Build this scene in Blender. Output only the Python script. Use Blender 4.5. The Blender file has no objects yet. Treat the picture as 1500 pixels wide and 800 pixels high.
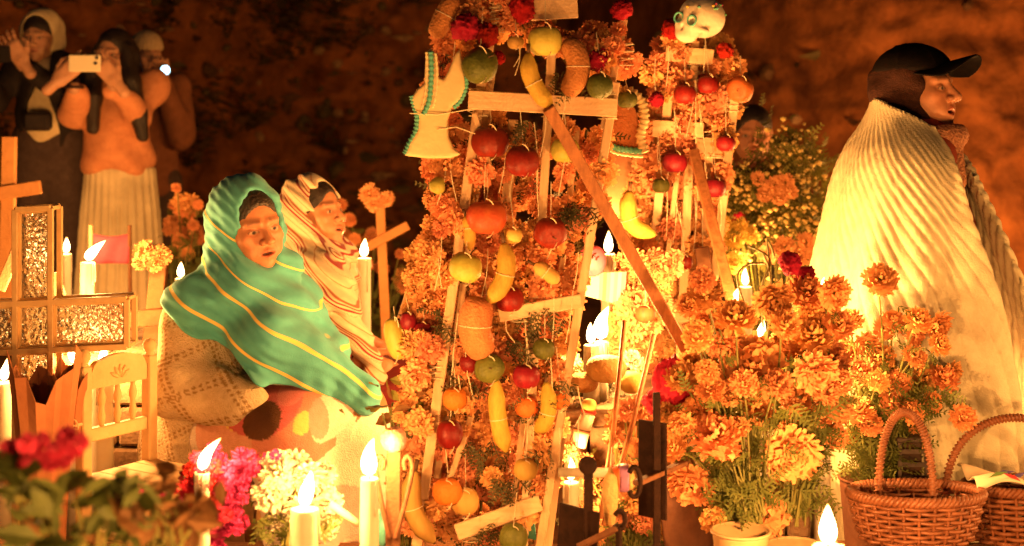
import bpy, bmesh, math, random
import numpy as np
from mathutils import Vector, Matrix, noise as mnoise

R = math.radians
sc = bpy.context.scene
COL = sc.collection

# ------------------------------------------------------------------ camera
CAMZ, FPX, HOR = 1.3, 2083.33, 180.0
cam_d = bpy.data.cameras.new('camera')
cam = bpy.data.objects.new('camera', cam_d); COL.objects.link(cam)
cam.location = (0, 0, CAMZ); cam.rotation_euler = (R(90), 0, 0)
cam_d.lens = 50; cam_d.sensor_width = 36; cam_d.sensor_fit = 'HORIZONTAL'
cam_d.shift_y = -(400 - HOR) / 1500
cam_d.clip_start = .05; cam_d.clip_end = 200
cam_d.dof.use_dof = True; cam_d.dof.focus_distance = 3.85; cam_d.dof.aperture_fstop = 2.6
sc.camera = cam
# ------------------------------------------------------------------ night sky
wd = bpy.data.worlds.new('World'); sc.world = wd; wd.use_nodes = True
nt = wd.node_tree; nt.nodes.clear()
sky = nt.nodes.new('ShaderNodeTexSky'); sky.sky_type = 'NISHITA'; sky.sun_disc = False
sky.sun_elevation = R(3); sky.sun_rotation = R(200)
bg = nt.nodes.new('ShaderNodeBackground'); bg.inputs['Strength'].default_value = .006
wo = nt.nodes.new('ShaderNodeOutputWorld')
nt.links.new(sky.outputs[0], bg.inputs[0]); nt.links.new(bg.outputs[0], wo.inputs[0])
sun_d = bpy.data.lights.new('moon_sun', 'SUN'); sun_d.energy = .012; sun_d.angle = R(10); sun_d.color = (1, .9, .8)
sun = bpy.data.objects.new('moon_sun', sun_d); COL.objects.link(sun)
sun.rotation_euler = (R(50), 0, R(-20))
# ------------------------------------------------------------------ exposure, renderer
vs = sc.view_settings; vs.view_transform = 'Standard'; vs.look = 'None'; vs.gamma = 1.0
vs.use_curve_mapping = False; vs.exposure = 0.32
sc.cycles.use_denoising = True
sc.cycles.max_bounces = 5; sc.cycles.diffuse_bounces = 2; sc.cycles.glossy_bounces = 2
sc.cycles.transmission_bounces = 4; sc.cycles.transparent_max_bounces = 12
sc.cycles.caustics_reflective = False; sc.cycles.caustics_refractive = False
sc.cycles.sample_clamp_indirect = 2.0; sc.cycles.sample_clamp_direct = 40.0
CANDLE_COL = (1.0, .42, .105)
POWER = 2.0

rng = random.Random(7)

def W(px, py, Y):
    """a point of the place at depth Y metres, from where it shows in the 1500x800 photograph"""
    return Vector(((px - 750) * Y / FPX, Y, CAMZ - (py - HOR) * Y / FPX))

# ------------------------------------------------------------------ materials
MATS = {}
def _n(nt, t, **kw):
    n = nt.nodes.new(t)
    for k, v in kw.items(): setattr(n, k, v)
    return n

def mat(name, col, col2=None, rough=.7, scale=30., bump=.0, bscale=None, spec=.3, attr=None, metal=0.,
        translucent=0., sss=0., hue_var=0., val_var=0., detail=4., contrast=.5, grain=None):
    if name in MATS: return MATS[name]
    m = bpy.data.materials.new(name); m.use_nodes = True
    t = m.node_tree; L = t.links
    b = t.nodes['Principled BSDF']
    b.inputs['Roughness'].default_value = rough
    b.inputs['Specular IOR Level'].default_value = spec
    b.inputs['Metallic'].default_value = metal
    if sss:
        b.inputs['Subsurface Weight'].default_value = sss
        b.inputs['Subsurface Radius'].default_value = (.02, .008, .004)
        b.inputs['Subsurface Scale'].default_value = .5
    tc = _n(t, 'ShaderNodeTexCoord')
    src = None
    if attr:
        a = _n(t, 'ShaderNodeAttribute', attribute_name=attr); src = a.outputs['Color']
    if col2 is not None:
        nz = _n(t, 'ShaderNodeTexNoise'); nz.inputs['Scale'].default_value = scale
        nz.inputs['Detail'].default_value = detail; nz.inputs['Roughness'].default_value = .65
        if grain:
            mp = _n(t, 'ShaderNodeMapping'); mp.inputs['Scale'].default_value = grain
            L.new(tc.outputs['Object'], mp.inputs['Vector']); L.new(mp.outputs['Vector'], nz.inputs['Vector'])
        else: L.new(tc.outputs['Object'], nz.inputs['Vector'])
        mr = _n(t, 'ShaderNodeMapRange'); mr.inputs['From Min'].default_value = .5 - contrast * .4
        mr.inputs['From Max'].default_value = .5 + contrast * .4
        L.new(nz.outputs['Fac'], mr.inputs['Value'])
        mx = _n(t, 'ShaderNodeMix', data_type='RGBA')
        L.new(mr.outputs['Result'], mx.inputs['Factor'])
        if src is not None:
            ml = _n(t, 'ShaderNodeMix', data_type='RGBA', blend_type='MULTIPLY')
            ml.inputs['Factor'].default_value = 1
            mx.inputs['A'].default_value = (*col, 1); mx.inputs['B'].default_value = (*col2, 1)
            L.new(src, ml.inputs['A']); L.new(mx.outputs['Result'], ml.inputs['B']); src = ml.outputs['Result']
        else:
            mx.inputs['A'].default_value = (*col, 1); mx.inputs['B'].default_value = (*col2, 1)
            src = mx.outputs['Result']
    if hue_var or val_var:
        oi = _n(t, 'ShaderNodeObjectInfo')
        hs = _n(t, 'ShaderNodeHueSaturation')
        m1 = _n(t, 'ShaderNodeMapRange'); m1.inputs['To Min'].default_value = .5 - hue_var; m1.inputs['To Max'].default_value = .5 + hue_var
        L.new(oi.outputs['Random'], m1.inputs['Value']); L.new(m1.outputs['Result'], hs.inputs['Hue'])
        ma = _n(t, 'ShaderNodeMath', operation='MULTIPLY'); ma.inputs[1].default_value = 7.31
        fr = _n(t, 'ShaderNodeMath', operation='FRACT')
        L.new(oi.outputs['Random'], ma.inputs[0]); L.new(ma.outputs[0], fr.inputs[0])
        m2 = _n(t, 'ShaderNodeMapRange'); m2.inputs['To Min'].default_value = 1 - val_var; m2.inputs['To Max'].default_value = 1 + val_var * .5
        L.new(fr.outputs[0], m2.inputs['Value']); L.new(m2.outputs['Result'], hs.inputs['Value'])
        if src is not None: L.new(src, hs.inputs['Color'])
        else: hs.inputs['Color'].default_value = (*col, 1)
        src = hs.outputs['Color']
    if src is not None: L.new(src, b.inputs['Base Color'])
    else: b.inputs['Base Color'].default_value = (*col, 1)
    nrm = None
    if bump:
        nb = _n(t, 'ShaderNodeTexNoise'); nb.inputs['Scale'].default_value = bscale or scale * 4
        nb.inputs['Detail'].default_value = 6
        L.new(tc.outputs['Object'], nb.inputs['Vector'])
        bp = _n(t, 'ShaderNodeBump'); bp.inputs['Strength'].default_value = bump; bp.inputs['Distance'].default_value = .01
        L.new(nb.outputs['Fac'], bp.inputs['Height']); L.new(bp.outputs['Normal'], b.inputs['Normal']); nrm = bp
    if translucent:
        tr = _n(t, 'ShaderNodeBsdfTranslucent')
        if src is not None: L.new(src, tr.inputs['Color'])
        else: tr.inputs['Color'].default_value = (*col, 1)
        ms = _n(t, 'ShaderNodeMixShader'); ms.inputs[0].default_value = translucent
        L.new(b.outputs[0], ms.inputs[1]); L.new(tr.outputs[0], ms.inputs[2])
        L.new(ms.outputs[0], t.nodes['Material Output'].inputs['Surface'])
    MATS[name] = m
    return m

def stripes_mat(name, base, base2, stripes, rough=.85, bump=.35, bscale=260., attr='pat'):
    """woven cloth: attr holds a length across the weave; stripes = [(centre, half width, colour)]"""
    m = bpy.data.materials.new(name); m.use_nodes = True
    t = m.node_tree; L = t.links; b = t.nodes['Principled BSDF']
    b.inputs['Roughness'].default_value = rough; b.inputs['Specular IOR Level'].default_value = .15
    b.inputs['Sheen Weight'].default_value = .15
    tc = _n(t, 'ShaderNodeTexCoord')
    nz = _n(t, 'ShaderNodeTexNoise'); nz.inputs['Scale'].default_value = 45; nz.inputs['Detail'].default_value = 6
    L.new(tc.outputs['Object'], nz.inputs['Vector'])
    mx = _n(t, 'ShaderNodeMix', data_type='RGBA')
    mx.inputs['A'].default_value = (*base, 1); mx.inputs['B'].default_value = (*base2, 1)
    L.new(nz.outputs['Fac'], mx.inputs['Factor'])
    cur = mx.outputs['Result']
    a = _n(t, 'ShaderNodeAttribute', attribute_name=attr)
    for c, w, colr in stripes:
        s = _n(t, 'ShaderNodeMath', operation='SUBTRACT'); s.inputs[1].default_value = c
        L.new(a.outputs['Fac'], s.inputs[0])
        ab = _n(t, 'ShaderNodeMath', operation='ABSOLUTE'); L.new(s.outputs[0], ab.inputs[0])
        mr = _n(t, 'ShaderNodeMapRange'); mr.inputs['From Min'].default_value = w * 1.25; mr.inputs['From Max'].default_value = w * .75
        L.new(ab.outputs[0], mr.inputs['Value'])
        k = _n(t, 'ShaderNodeMix', data_type='RGBA'); L.new(mr.outputs['Result'], k.inputs['Factor'])
        L.new(cur, k.inputs['A']); k.inputs['B'].default_value = (*colr, 1)
        cur = k.outputs['Result']
    L.new(cur, b.inputs['Base Color'])
    nb = _n(t, 'ShaderNodeTexNoise'); nb.inputs['Scale'].default_value = bscale; nb.inputs['Detail'].default_value = 3
    L.new(tc.outputs['Object'], nb.inputs['Vector'])
    bp = _n(t, 'ShaderNodeBump'); bp.inputs['Strength'].default_value = bump; bp.inputs['Distance'].default_value = .004
    L.new(nb.outputs['Fac'], bp.inputs['Height']); L.new(bp.outputs['Normal'], b.inputs['Normal'])
    return m

def flame_mat():
    m = bpy.data.materials.new('flame'); m.use_nodes = True
    t = m.node_tree; t.nodes.clear()
    o = _n(t, 'ShaderNodeOutputMaterial'); e = _n(t, 'ShaderNodeEmission'); tr = _n(t, 'ShaderNodeBsdfTransparent')
    tc = _n(t, 'ShaderNodeTexCoord'); sp = _n(t, 'ShaderNodeSeparateXYZ'); cr = _n(t, 'ShaderNodeValToRGB')
    t.links.new(tc.outputs['Generated'], sp.inputs[0]); t.links.new(sp.outputs['Z'], cr.inputs[0])
    el = cr.color_ramp.elements                     # dim blue root, white-yellow belly, orange tip
    el[0].position = 0; el[0].color = (.05, .06, .12, 1); el[1].position = 1; el[1].color = (.35, .12, .02, 1)
    for p, c in ((.16, (.55, .30, .08)), (.38, (1, .74, .36)), (.75, (.9, .52, .17))):
        k = el.new(p); k.color = (*c, 1)
    t.links.new(cr.outputs[0], e.inputs['Color']); e.inputs['Strength'].default_value = 13
    a = _n(t, 'ShaderNodeAddShader'); t.links.new(e.outputs[0], a.inputs[0]); t.links.new(tr.outputs[0], a.inputs[1])
    t.links.new(a.outputs[0], o.inputs['Surface'])
    return m
FLAME = flame_mat()

# ------------------------------------------------------------------ objects
ORIGIN = {}
def props(o, label=None, cat=None, group=None, kind=None):
    if label: o['label'] = label
    if cat: o['category'] = cat
    if group: o['group'] = group
    if kind: o['kind'] = kind
    return o

def thing(name, label, cat, loc, group=None):
    o = bpy.data.objects.new(name, None); COL.objects.link(o)
    o.location = loc; o.empty_display_size = .05
    ORIGIN[o.name] = Vector(loc)
    return props(o, label, cat, group)

def link(name, me, parent=None, loc=None):
    o = bpy.data.objects.new(name, me); COL.objects.link(o)
    if parent is not None:
        o.parent = parent
        ORIGIN[o.name] = ORIGIN[parent.name].copy()
    elif loc is not None:
        o.location = loc; ORIGIN[o.name] = Vector(loc)
    else: ORIGIN[o.name] = Vector((0, 0, 0))
    return o

def mesh_np(name, V, F, mats, smooth=True, attrs=None, midx=None):
    me = bpy.data.meshes.new(name)
    V = np.asarray(V, np.float32).reshape(-1, 3)
    if isinstance(F, np.ndarray):
        k = F.shape[1]; n = len(F)
        me.vertices.add(len(V)); me.vertices.foreach_set('co', V.ravel())
        me.loops.add(n * k); me.loops.foreach_set('vertex_index', F.astype(np.int32).ravel())
        me.polygons.add(n); me.polygons.foreach_set('loop_start', np.arange(0, n * k, k, dtype=np.int32))
        me.update(calc_edges=True); me.validate()
    else:
        me.from_pydata(V.tolist(), [], F); me.update()
    if smooth: me.polygons.foreach_set('use_smooth', np.ones(len(me.polygons), bool))
    if not isinstance(mats, (list, tuple)): mats = [mats]
    for m in mats: me.materials.append(m)
    if midx is not None: me.polygons.foreach_set('material_index', np.asarray(midx, np.int32))
    for k, v in (attrs or {}).items():
        v = np.asarray(v, np.float32)
        if v.ndim == 1:
            a = me.attributes.new(k, 'FLOAT', 'POINT'); a.data.foreach_set('value', v)
        else:
            if v.shape[1] == 3: v = np.concatenate([v, np.ones((len(v), 1), np.float32)], 1)
            a = me.attributes.new(k, 'FLOAT_COLOR', 'POINT'); a.data.foreach_set('color', v.ravel())
    return me

def put(name, V, F, mats, parent=None, loc=None, **kw):
    """world-space geometry -> one object; its origin is its parent's origin, or loc"""
    org = ORIGIN[parent.name] if parent is not None else Vector(loc if loc is not None else (0, 0, 0))
    V = np.asarray(V, np.float32).reshape(-1, 3) - np.array(org, np.float32)
    return link(name, mesh_np(name, V, F, mats, **kw), parent, loc)

class MB:
    """collects shapes of ONE part in world space"""
    def __init__(s): s.v = []; s.f = []; s.mi = []; s.cur = 0
    def add(s, V, F):
        b = len(s.v); s.v.extend([tuple(p) for p in V]); s.f.extend([tuple(i + b for i in f) for f in F])
        s.mi.extend([s.cur] * len(F)); return s
    def box(s, c, size, M=None, bev=0.0):
        c = Vector(c); hx, hy, hz = [k / 2 for k in size]
        if bev <= 0:
            V = [Vector((x, y, z)) for x in (-hx, hx) for y in (-hy, hy) for z in (-hz, hz)]
            F = [(0, 1, 3, 2), (4, 6, 7, 5), (0, 4, 5, 1), (2, 3, 7, 6), (0, 2, 6, 4), (1, 5, 7, 3)]
        else:
            bm = bmesh.new(); bmesh.ops.create_cube(bm, size=1)
            for v in bm.verts: v.co = Vector((v.co.x * size[0], v.co.y * size[1], v.co.z * size[2]))
            bmesh.ops.bevel(bm, geom=bm.edges[:], offset=bev, segments=1, affect='EDGES')
            bm.verts.index_update()
            V = [v.co.copy() for v in bm.verts]; F = [tuple(v.index for v in f.verts) for f in bm.faces]; bm.free()
        if M is not None: V = [M @ p for p in V]
        return s.add([p + c for p in V], F)
    def bar(s, a, b, w, t, up=(0, -1, 0), bev=.002):
        """a straight slat from a to b, w wide across, t thick along 'up'"""
        a, b = Vector(a), Vector(b); d = b - a; z = d.normalized(); u = Vector(up)
        x = u.cross(z).normalized(); y = z.cross(x).normalized()
        M = Matrix((x, y, z)).transposed()
        return s.box((a + b) / 2, (w, t, d.length), M, bev)
    def tube(s, pts, r, n=8, closed=False, cap=True):
        pts = [Vector(p) for p in pts]; N = len(pts)
        rs = r if isinstance(r, (list, tuple)) else [r] * N
        V = []; prev = None
        for i, p in enumerate(pts):
            d = (pts[(i + 1) % N] - pts[i - 1]) if closed else (pts[min(i + 1, N - 1)] - pts[max(i - 1, 0)])
            if d.length < 1e-9: d = Vector((0, 0, 1))
            d.normalize()
            if prev is None:
                x = d.cross(Vector((0, 0, 1)) if abs(d.z) < .9 else Vector((1, 0, 0))).normalized()
            else:
                x = prev - d * prev.dot(d)
                x = x.normalized() if x.length > 1e-6 else d.orthogonal().normalized()
            prev = x; y = d.cross(x)
            for k in range(n):
                a = 2 * math.pi * k / n
                V.append(p + (x * math.cos(a) + y * math.sin(a)) * rs[i])
        F = []
        for i in range(N if closed else N - 1):
            j = (i + 1) % N
            for k in range(n):
                l = (k + 1) % n
                F.append((i * n + k, i * n + l, j * n + l, j * n + k))
        if cap and not closed:
            F.append(tuple(range(n - 1, -1, -1))); F.append(tuple((N - 1) * n + k for k in range(n)))
        return s.add(V, F)
    def lathe(s, prof, c=(0, 0, 0), M=None, n=24, warp=None):
        c = Vector(c); V = []; F = []
        for i, (r, z) in enumerate(prof):
            for k in range(n):
                a = 2 * math.pi * k / n
                rr = r * (warp(a, z) if warp else 1)
                p = Vector((rr * math.cos(a), rr * math.sin(a), z))
                V.append((M @ p if M is not None else p) + c)
        for i in range(len(prof) - 1):
            for k in range(n):
                l = (k + 1) % n
                F.append((i * n + k, i * n + l, (i + 1) * n + l, (i + 1) * n + k))
        if prof[0][0] > 1e-5: F.append(tuple(range(n - 1, -1, -1)))
        if prof[-1][0] > 1e-5: F.append(tuple((len(prof) - 1) * n + k for k in range(n)))
        return s.add(V, F)
    def build(s, name, mats, parent=None, loc=None, smooth=False, **kw):
        o = put(name, s.v, s.f, mats, parent, loc, smooth=smooth, midx=s.mi, **kw)
        return o

def smooth_path(pts, n=8):
    """Catmull-Rom"""
    P = [Vector(p) for p in pts]; out = []
    for i in range(len(P) - 1):
        p0 = P[max(i - 1, 0)]; p1 = P[i]; p2 = P[i + 1]; p3 = P[min(i + 2, len(P) - 1)]
        for k in range(n):
            t = k / n
            out.append(.5 * ((2 * p1) + (p2 - p0) * t + (2 * p0 - 5 * p1 + 4 * p2 - p3) * t * t + (3 * p1 - p0 - 3 * p2 + p3) * t ** 3))
    out.append(P[-1]); return out

# ------------------------------------------------------------------ implicit surfaces (numpy)
def smin(a, b, k):
    h = np.maximum(k - np.abs(a - b), 0) / k
    return np.minimum(a, b) - h * h * k * .25
def smax(a, b, k): return -smin(-a, -b, k)
def ell(X, Y, Z, c, r):
    x = (X - c[0]); y = (Y - c[1]); z = (Z - c[2])
    k0 = np.sqrt((x / r[0]) ** 2 + (y / r[1]) ** 2 + (z / r[2]) ** 2)
    k1 = np.sqrt((x / r[0] ** 2) ** 2 + (y / r[1] ** 2) ** 2 + (z / r[2] ** 2) ** 2) + 1e-9
    return k0 * (k0 - 1) / k1
def sph(X, Y, Z, c, r): return np.sqrt((X - c[0]) ** 2 + (Y - c[1]) ** 2 + (Z - c[2]) ** 2) - r
def cap(X, Y, Z, a, b, r1, r2=None):
    r2 = r1 if r2 is None else r2
    d = [b[i] - a[i] for i in range(3)]; L2 = sum(k * k for k in d) + 1e-12
    t = np.clip(((X - a[0]) * d[0] + (Y - a[1]) * d[1] + (Z - a[2]) * d[2]) / L2, 0, 1)
    return np.sqrt((X - a[0] - t * d[0]) ** 2 + (Y - a[1] - t * d[1]) ** 2 + (Z - a[2] - t * d[2]) ** 2) - (r1 + (r2 - r1) * t)
def chain(X, Y, Z, pts, rs, k=.03):
    D = None
    for i in range(len(pts) - 1):
        d = cap(X, Y, Z, pts[i], pts[i + 1], rs[i], rs[i + 1])
        D = d if D is None else smin(D, d, k)
    return D
def poly2(A, B, pts):
    """signed distance to a polygon in the plane (a, b)"""
    n = len(pts); d = np.full(np.broadcast(A, B).shape, 1e9, np.float32); s = np.ones_like(d)
    for i in range(n):
        ax, ay = pts[i]; bx, by = pts[i - 1]
        ex, ey = bx - ax, by - ay; wx, wy = A - ax, B - ay
        t = np.clip((wx * ex + wy * ey) / (ex * ex + ey * ey + 1e-12), 0, 1)
        d = np.minimum(d, (wx - ex * t) ** 2 + (wy - ey * t) ** 2)
        c1 = B >= ay; c2 = B < by; c3 = ex * wy > ey * wx
        flip = (c1 & c2 & c3) | (~c1 & ~c2 & ~c3)
        s = np.where(flip, -s, s)
    return s * np.sqrt(d)

def nets(fn, lo, hi, h):
    """naive surface nets of fn(X,Y,Z) = 0 -> vertices, quads"""
    ax = [np.arange(lo[i], hi[i] + h, h, dtype=np.float32) for i in range(3)]
    X = ax[0][:, None, None]; Y = ax[1][None, :, None]; Z = ax[2][None, None, :]
    F = np.broadcast_to(fn(X, Y, Z), (len(ax[0]), len(ax[1]), len(ax[2]))).astype(np.float32).copy()
    big = .5
    F[0] = F[-1] = big; F[:, 0] = F[:, -1] = big; F[:, :, 0] = F[:, :, -1] = big
    ins = F < 0
    n = [k - 1 for k in F.shape]
    cnt = np.zeros(n, np.int8)
    sl = lambda d, n: slice(d, d + n)
    for dx in (0, 1):
        for dy in (0, 1):
            for dz in (0, 1):
                cnt += ins[sl(dx, n[0]), sl(dy, n[1]), sl(dz, n[2])]
    act = (cnt > 0) & (cnt < 8)
    I, J, K = np.nonzero(act)
    idx = np.full(n, -1, np.int64); idx[I, J, K] = np.arange(len(I))
    acc = np.zeros((len(I), 3)); num = np.zeros(len(I))
    for axis in range(3):
        o = [a for a in range(3) if a != axis]
        for da in (0, 1):
            for db in (0, 1):
                off = [0, 0, 0]; off[o[0]] = da; off[o[1]] = db
                f0 = F[I + off[0], J + off[1], K + off[2]]
                off2 = off[:]; off2[axis] = 1
                f1 = F[I + off2[0], J + off2[1], K + off2[2]]
                m = (f0 < 0) != (f1 < 0)
                t = np.where(m, f0 / np.where(m, f0 - f1, 1), 0)
                p = np.array(off, float)[None, :].repeat(len(I), 0); p[:, axis] = t
                acc += p * m[:, None]; num += m
    V = acc / num[:, None] + np.stack([I, J, K], 1)
    V = V * h + np.array([a[0] for a in ax])
    Q = []
    for axis in range(3):
        b, c = (axis + 1) % 3, (axis + 2) % 3
        A0 = [slice(None)] * 3; A1 = [slice(None)] * 3
        A0[axis] = slice(0, -1); A1[axis] = slice(1, None)
        s0 = ins[tuple(A0)]; s1 = ins[tuple(A1)]
        E = np.nonzero(s0 != s1)
        E = [e.copy() for e in E]
        ok = (E[b] > 0) & (E[c] > 0) & (E[b] < F.shape[b] - 1) & (E[c] < F.shape[c] - 1)
        E = [e[ok] for e in E]
        fl = s0[E[0], E[1], E[2]]
        def at(db, dc):
            e = [k.copy() for k in E]; e[b] = e[b] - db; e[c] = e[c] - dc
            return idx[e[0], e[1], e[2]]
        q = np.stack([at(1, 1), at(0, 1), at(0, 0), at(1, 0)], 1)
        q[~fl] = q[~fl][:, ::-1]
        Q.append(q)
    return V, np.concatenate(Q, 0)

def join(parts):
    """[(V, Q, colours)] -> one"""
    Vs, Qs, Cs = [], [], []; b = 0
    for V, Q, C in parts:
        Vs.append(V); Qs.append(Q + b); Cs.append(C); b += len(V)
    return np.concatenate(Vs), np.concatenate(Qs), np.concatenate(Cs)
def xf(V, M):
    M = np.array(M); return V @ M[:3, :3].T + M[:3, 3]
# ------------------------------------------------------------------ people: heads, hands
def face_matrix(center, yaw, pitch=0, roll=0, scale=1.0):
    """yaw 0 looks at the camera, +90 looks to the right; pitch > 0 looks up"""
    a = R(yaw)
    X = Vector((-math.cos(a), -math.sin(a), 0)); Y = Vector((math.sin(a), -math.cos(a), 0)); Z = Vector((0, 0, 1))
    M = Matrix((X, Y, Z)).transposed().to_4x4()
    M = M @ Matrix.Rotation(R(pitch), 4, 'X') @ Matrix.Rotation(R(roll), 4, 'Y')
    return Matrix.Translation(center) @ M @ Matrix.Scale(scale, 4)

def head_sdf(X, Y, Z, mouth=.006, nose=1.0, wide=1.0, squint=.5):
    d = ell(X, Y, Z, (0, -.012, .035), (.074 * wide, .094, .082))
    d = smin(d, ell(X, Y, Z, (0, .022, -.028), (.0655 * wide, .070, .088)), .03)
    d = smin(d, sph(X, Y, Z, (0, .070, -.094), .021), .035)
    AX = np.abs(X)
    d = smin(d, sph(AX, Y, Z, (.047 * wide, .012, -.066), .022), .03)
    d = smin(d, ell(AX, Y, Z, (.043 * wide, .062, -.02), (.02, .019, .018)), .022)
    d = smin(d, ell(AX, Y, Z, (.032, .070, -.055), (.02, .018, .02)), .02)
    d = smin(d, cap(AX, Y, Z, (.014, .086, .022), (.044, .072, .022), .0085, .007), .014)   # brow
    d = smax(d, -ell(AX, Y, Z, (.031, .099, .003), (.0175, .0155, .0095)), .011)            # socket
    d = smin(d, ell(AX, Y, Z, (.031, .0755, .002), (.0155, .0118, .0115)), .003)            # eyeball and lids
    d = smax(d, -ell(AX, Y, Z, (.031, .0895, -.0005), (.0105, .006, .0016 + .004 * (1 - squint))), .003)
    d = smin(d, cap(X, Y, Z, (0, .086, .012), (0, .112 * (1 + .0 * nose), -.026), .0062 * nose, .0105 * nose), .012)
    d = smin(d, sph(AX, Y, Z, (.0125 * nose, .099, -.030), .0082 * nose), .007)
    d = smax(d, -sph(AX, Y, Z, (.0062, .110, -.037), .0036), .003)
    d = smin(d, ell(X, Y, Z, (0, .080, -.062), (.027, .015, .019)), .012)
    zc = np.abs(X) * .12
    d = smin(d, cap(AX, Y, Z, (0, .0945, -.0535), (.025, .081, -.0585), .0052, .003), .005)
    d = smin(d, cap(AX, Y, Z, (0, .0925, -.069 - mouth * .6), (.024, .081, -.062 - mouth * .3), .0062, .003), .005)
    d = smax(d, -ell(X, Y, Z, (0, .098, -.0608 - mouth * .3), (.024, .014, .0012 + mouth * .42)), .003)
    d = smin(d, ell(AX, Y, Z, (.077 * wide, -.006, -.006), (.008, .018, .031)), .008)
    d = smin(d, cap(X, Y, Z, (0, -.02, -.06), (0, -.03, -.19), .052, .056), .03)
    return d

def head_col(V, skin, lips, brow=(.02, .012, .008), hairy=None, eyes=1.0):
    x, y, z = np.abs(V[:, 0]), V[:, 1], V[:, 2]
    C = np.tile(np.array(skin, np.float32), (len(V), 1))
    def mixc(w, c):
        w = np.clip(w, 0, 1)[:, None]; C[:] = C * (1 - w) + np.array(c, np.float32) * w
    def soft(d, s): return 1 / (1 + np.exp(np.clip(d / s, -40, 40)))
    cheek = ((x - .04) / .022) ** 2 + ((z + .025) / .022) ** 2
    mixc(soft(cheek - 1, .3) * .35 * (y > .04), tuple(np.array(skin) * (1.0, .72, .6)))
    sock = ((x - .031) / .021) ** 2 + ((z - .001) / .013) ** 2
    mixc(soft(sock - 1, .3) * .4 * (y > .05), tuple(np.array(skin) * (.72, .58, .5)))
    wr = np.abs(((z - .055) / .011 % 1) - .5) < .1
    mixc(wr * (z > .04) * (z < .075) * (y > .05) * .3, tuple(np.array(skin) * .7))
    nl = np.abs(x - .020 - .35 * (-.030 - z)) / .0032
    mixc(np.clip(1 - nl, 0, 1) * (z < -.03) * (z > -.066) * (y > .06) * .5, tuple(np.array(skin) * .6))
    lip = ((x) / .026) ** 2 + ((z + .062) / .0125) ** 2
    mixc(soft(lip - 1, .12) * (y > .076) * .65, lips)
    inm = (x / .020) ** 2 + ((z + .0625) / .0042) ** 2
    mixc(soft(inm - 1, .2) * (y > .078) * (y < .0885), (.06, .012, .01))
    br = np.abs(z - .0235 - .004 * np.sin(x * 70)) / .0048
    mixc(soft(br - .8, .4) * (x > .013) * (x < .046) * (y > .06) * .55, brow)
    ey = ((x - .031) / .0125) ** 2 + ((z + .0005) / .0046) ** 2
    if eyes < .5:
        sl = ((x - .031) / .0125) ** 2 + ((z + .004 + .0012 * np.cos((x - .031) * 120)) / .0016) ** 2
        mixc(soft(sl - 1, .3) * (y > .068) * .85, (.03, .014, .01)); return C
    mixc(soft(ey - 1, .2) * (y > .07) * .7, (.34, .28, .21))
    ir = ((x - .031) / .0056) ** 2 + ((z) / .0052) ** 2
    mixc(soft(ir - 1, .2) * (y > .074), (.012, .007, .004))
    ln = np.abs(((x - .031) / .0145) ** 2 + ((z + .0005) / .0066) ** 2 - 1)
    mixc(np.clip(1 - ln / .35, 0, 1) * (y > .068) * (z > -.003) * .75, (.03, .015, .01))
    if hairy is not None:
        hl = soft(.062 - z - .35 * np.maximum(0, .05 - y) + .12 * np.maximum(0, y - .06), .004)
        mixc(hl, hairy)
    return C

def make_head(M, skin, lips, h=.0024, eyes=1.0, **kw):
    V, Q = nets(lambda X, Y, Z: head_sdf(X, Y, Z, **kw), (-.095, -.125, -.2), (.095, .135, .13), h)
    return xf(V, M), Q, head_col(V, skin, lips, eyes=eyes)

def hand_mesh(M, skin, curl=.5, spread=.1, thumb=.6, h=.0028, mirror=1):
    """palm in the xz plane, fingers along +z, palm faces +y (fingers curl towards +y), thumb on +x"""
    chains = []
    for i, (bx, L, r) in enumerate(((.030, .070, .0082), (.010, .078, .0086), (-.011, .072, .0082), (-.030, .057, .0072))):
        p = Vector((bx, 0, .045)); a = 0; sp = (1.0 - i * .66) * spread
        pts = [Vector((bx * .8, 0, .02)), p.copy()]
        for seg, fr in enumerate((.45, .32, .23)):
            a += curl * (.75, 1.0, .7)[seg]
            p = p + Vector((math.sin(sp) * math.cos(a), math.sin(a), math.cos(a) * math.cos(sp))) * L * fr
            pts.append(p.copy())
        chains.append((pts, [r * 1.15, r * 1.1, r, r * .95, r * .8]))
    tp = [Vector((.025, .004, -.03)), Vector((.048, .012, -.004)), Vector((.062, .012 + .02 * thumb, .022)), Vector((.062 - .015 * thumb, .016 + .03 * thumb, .048))]
    chains.append((tp, [.016, .0125, .0098, .0082]))
    def f(X, Y, Z):
        X = X * mirror
        d = cap(X, Y * 1.5, Z, (-.012, 0, -.035), (-.014, 0, .035), .024, .027)
        d = smin(d, cap(X, Y * 1.5, Z, (.014, 0, -.035), (.016, 0, .035), .024, .027), .012)
        d = smin(d, cap(X, Y, Z, (0, 0, -.04), (0, -.004, -.11), .024, .026), .02)
        D = None
        for pts, rs in chains:
            c = chain(X, Y, Z, pts, rs, .004)
            D = c if D is None else np.minimum(D, c)
        return smin(d, D, .007)
    V, Q = nets(f, (-.085, -.05, -.14), (.085, .1, .14), h)
    return xf(V, M), Q, np.tile(np.array(skin, np.float32), (len(V), 1))

def folds(X, Y, Z, k=1.0, f=34., seed=0.):
    """gentle cloth relief"""
    a = np.sin(f * (X * .8 + Z * .5 + .6 * Y) + 2.2 * np.sin(7 * Z + seed) + seed)
    b = np.sin(f * .6 * (Z * .9 - X * .55 - Y * .3) + 1.7 * np.sin(9 * X + 4 * Y + seed * 2))
    c = np.sin(f * .37 * (Y + .4 * X) + 2.5 * np.sin(5 * Z + 1.3 * seed))
    return (a * .0045 + b * .0035 + c * .004) * k

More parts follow.
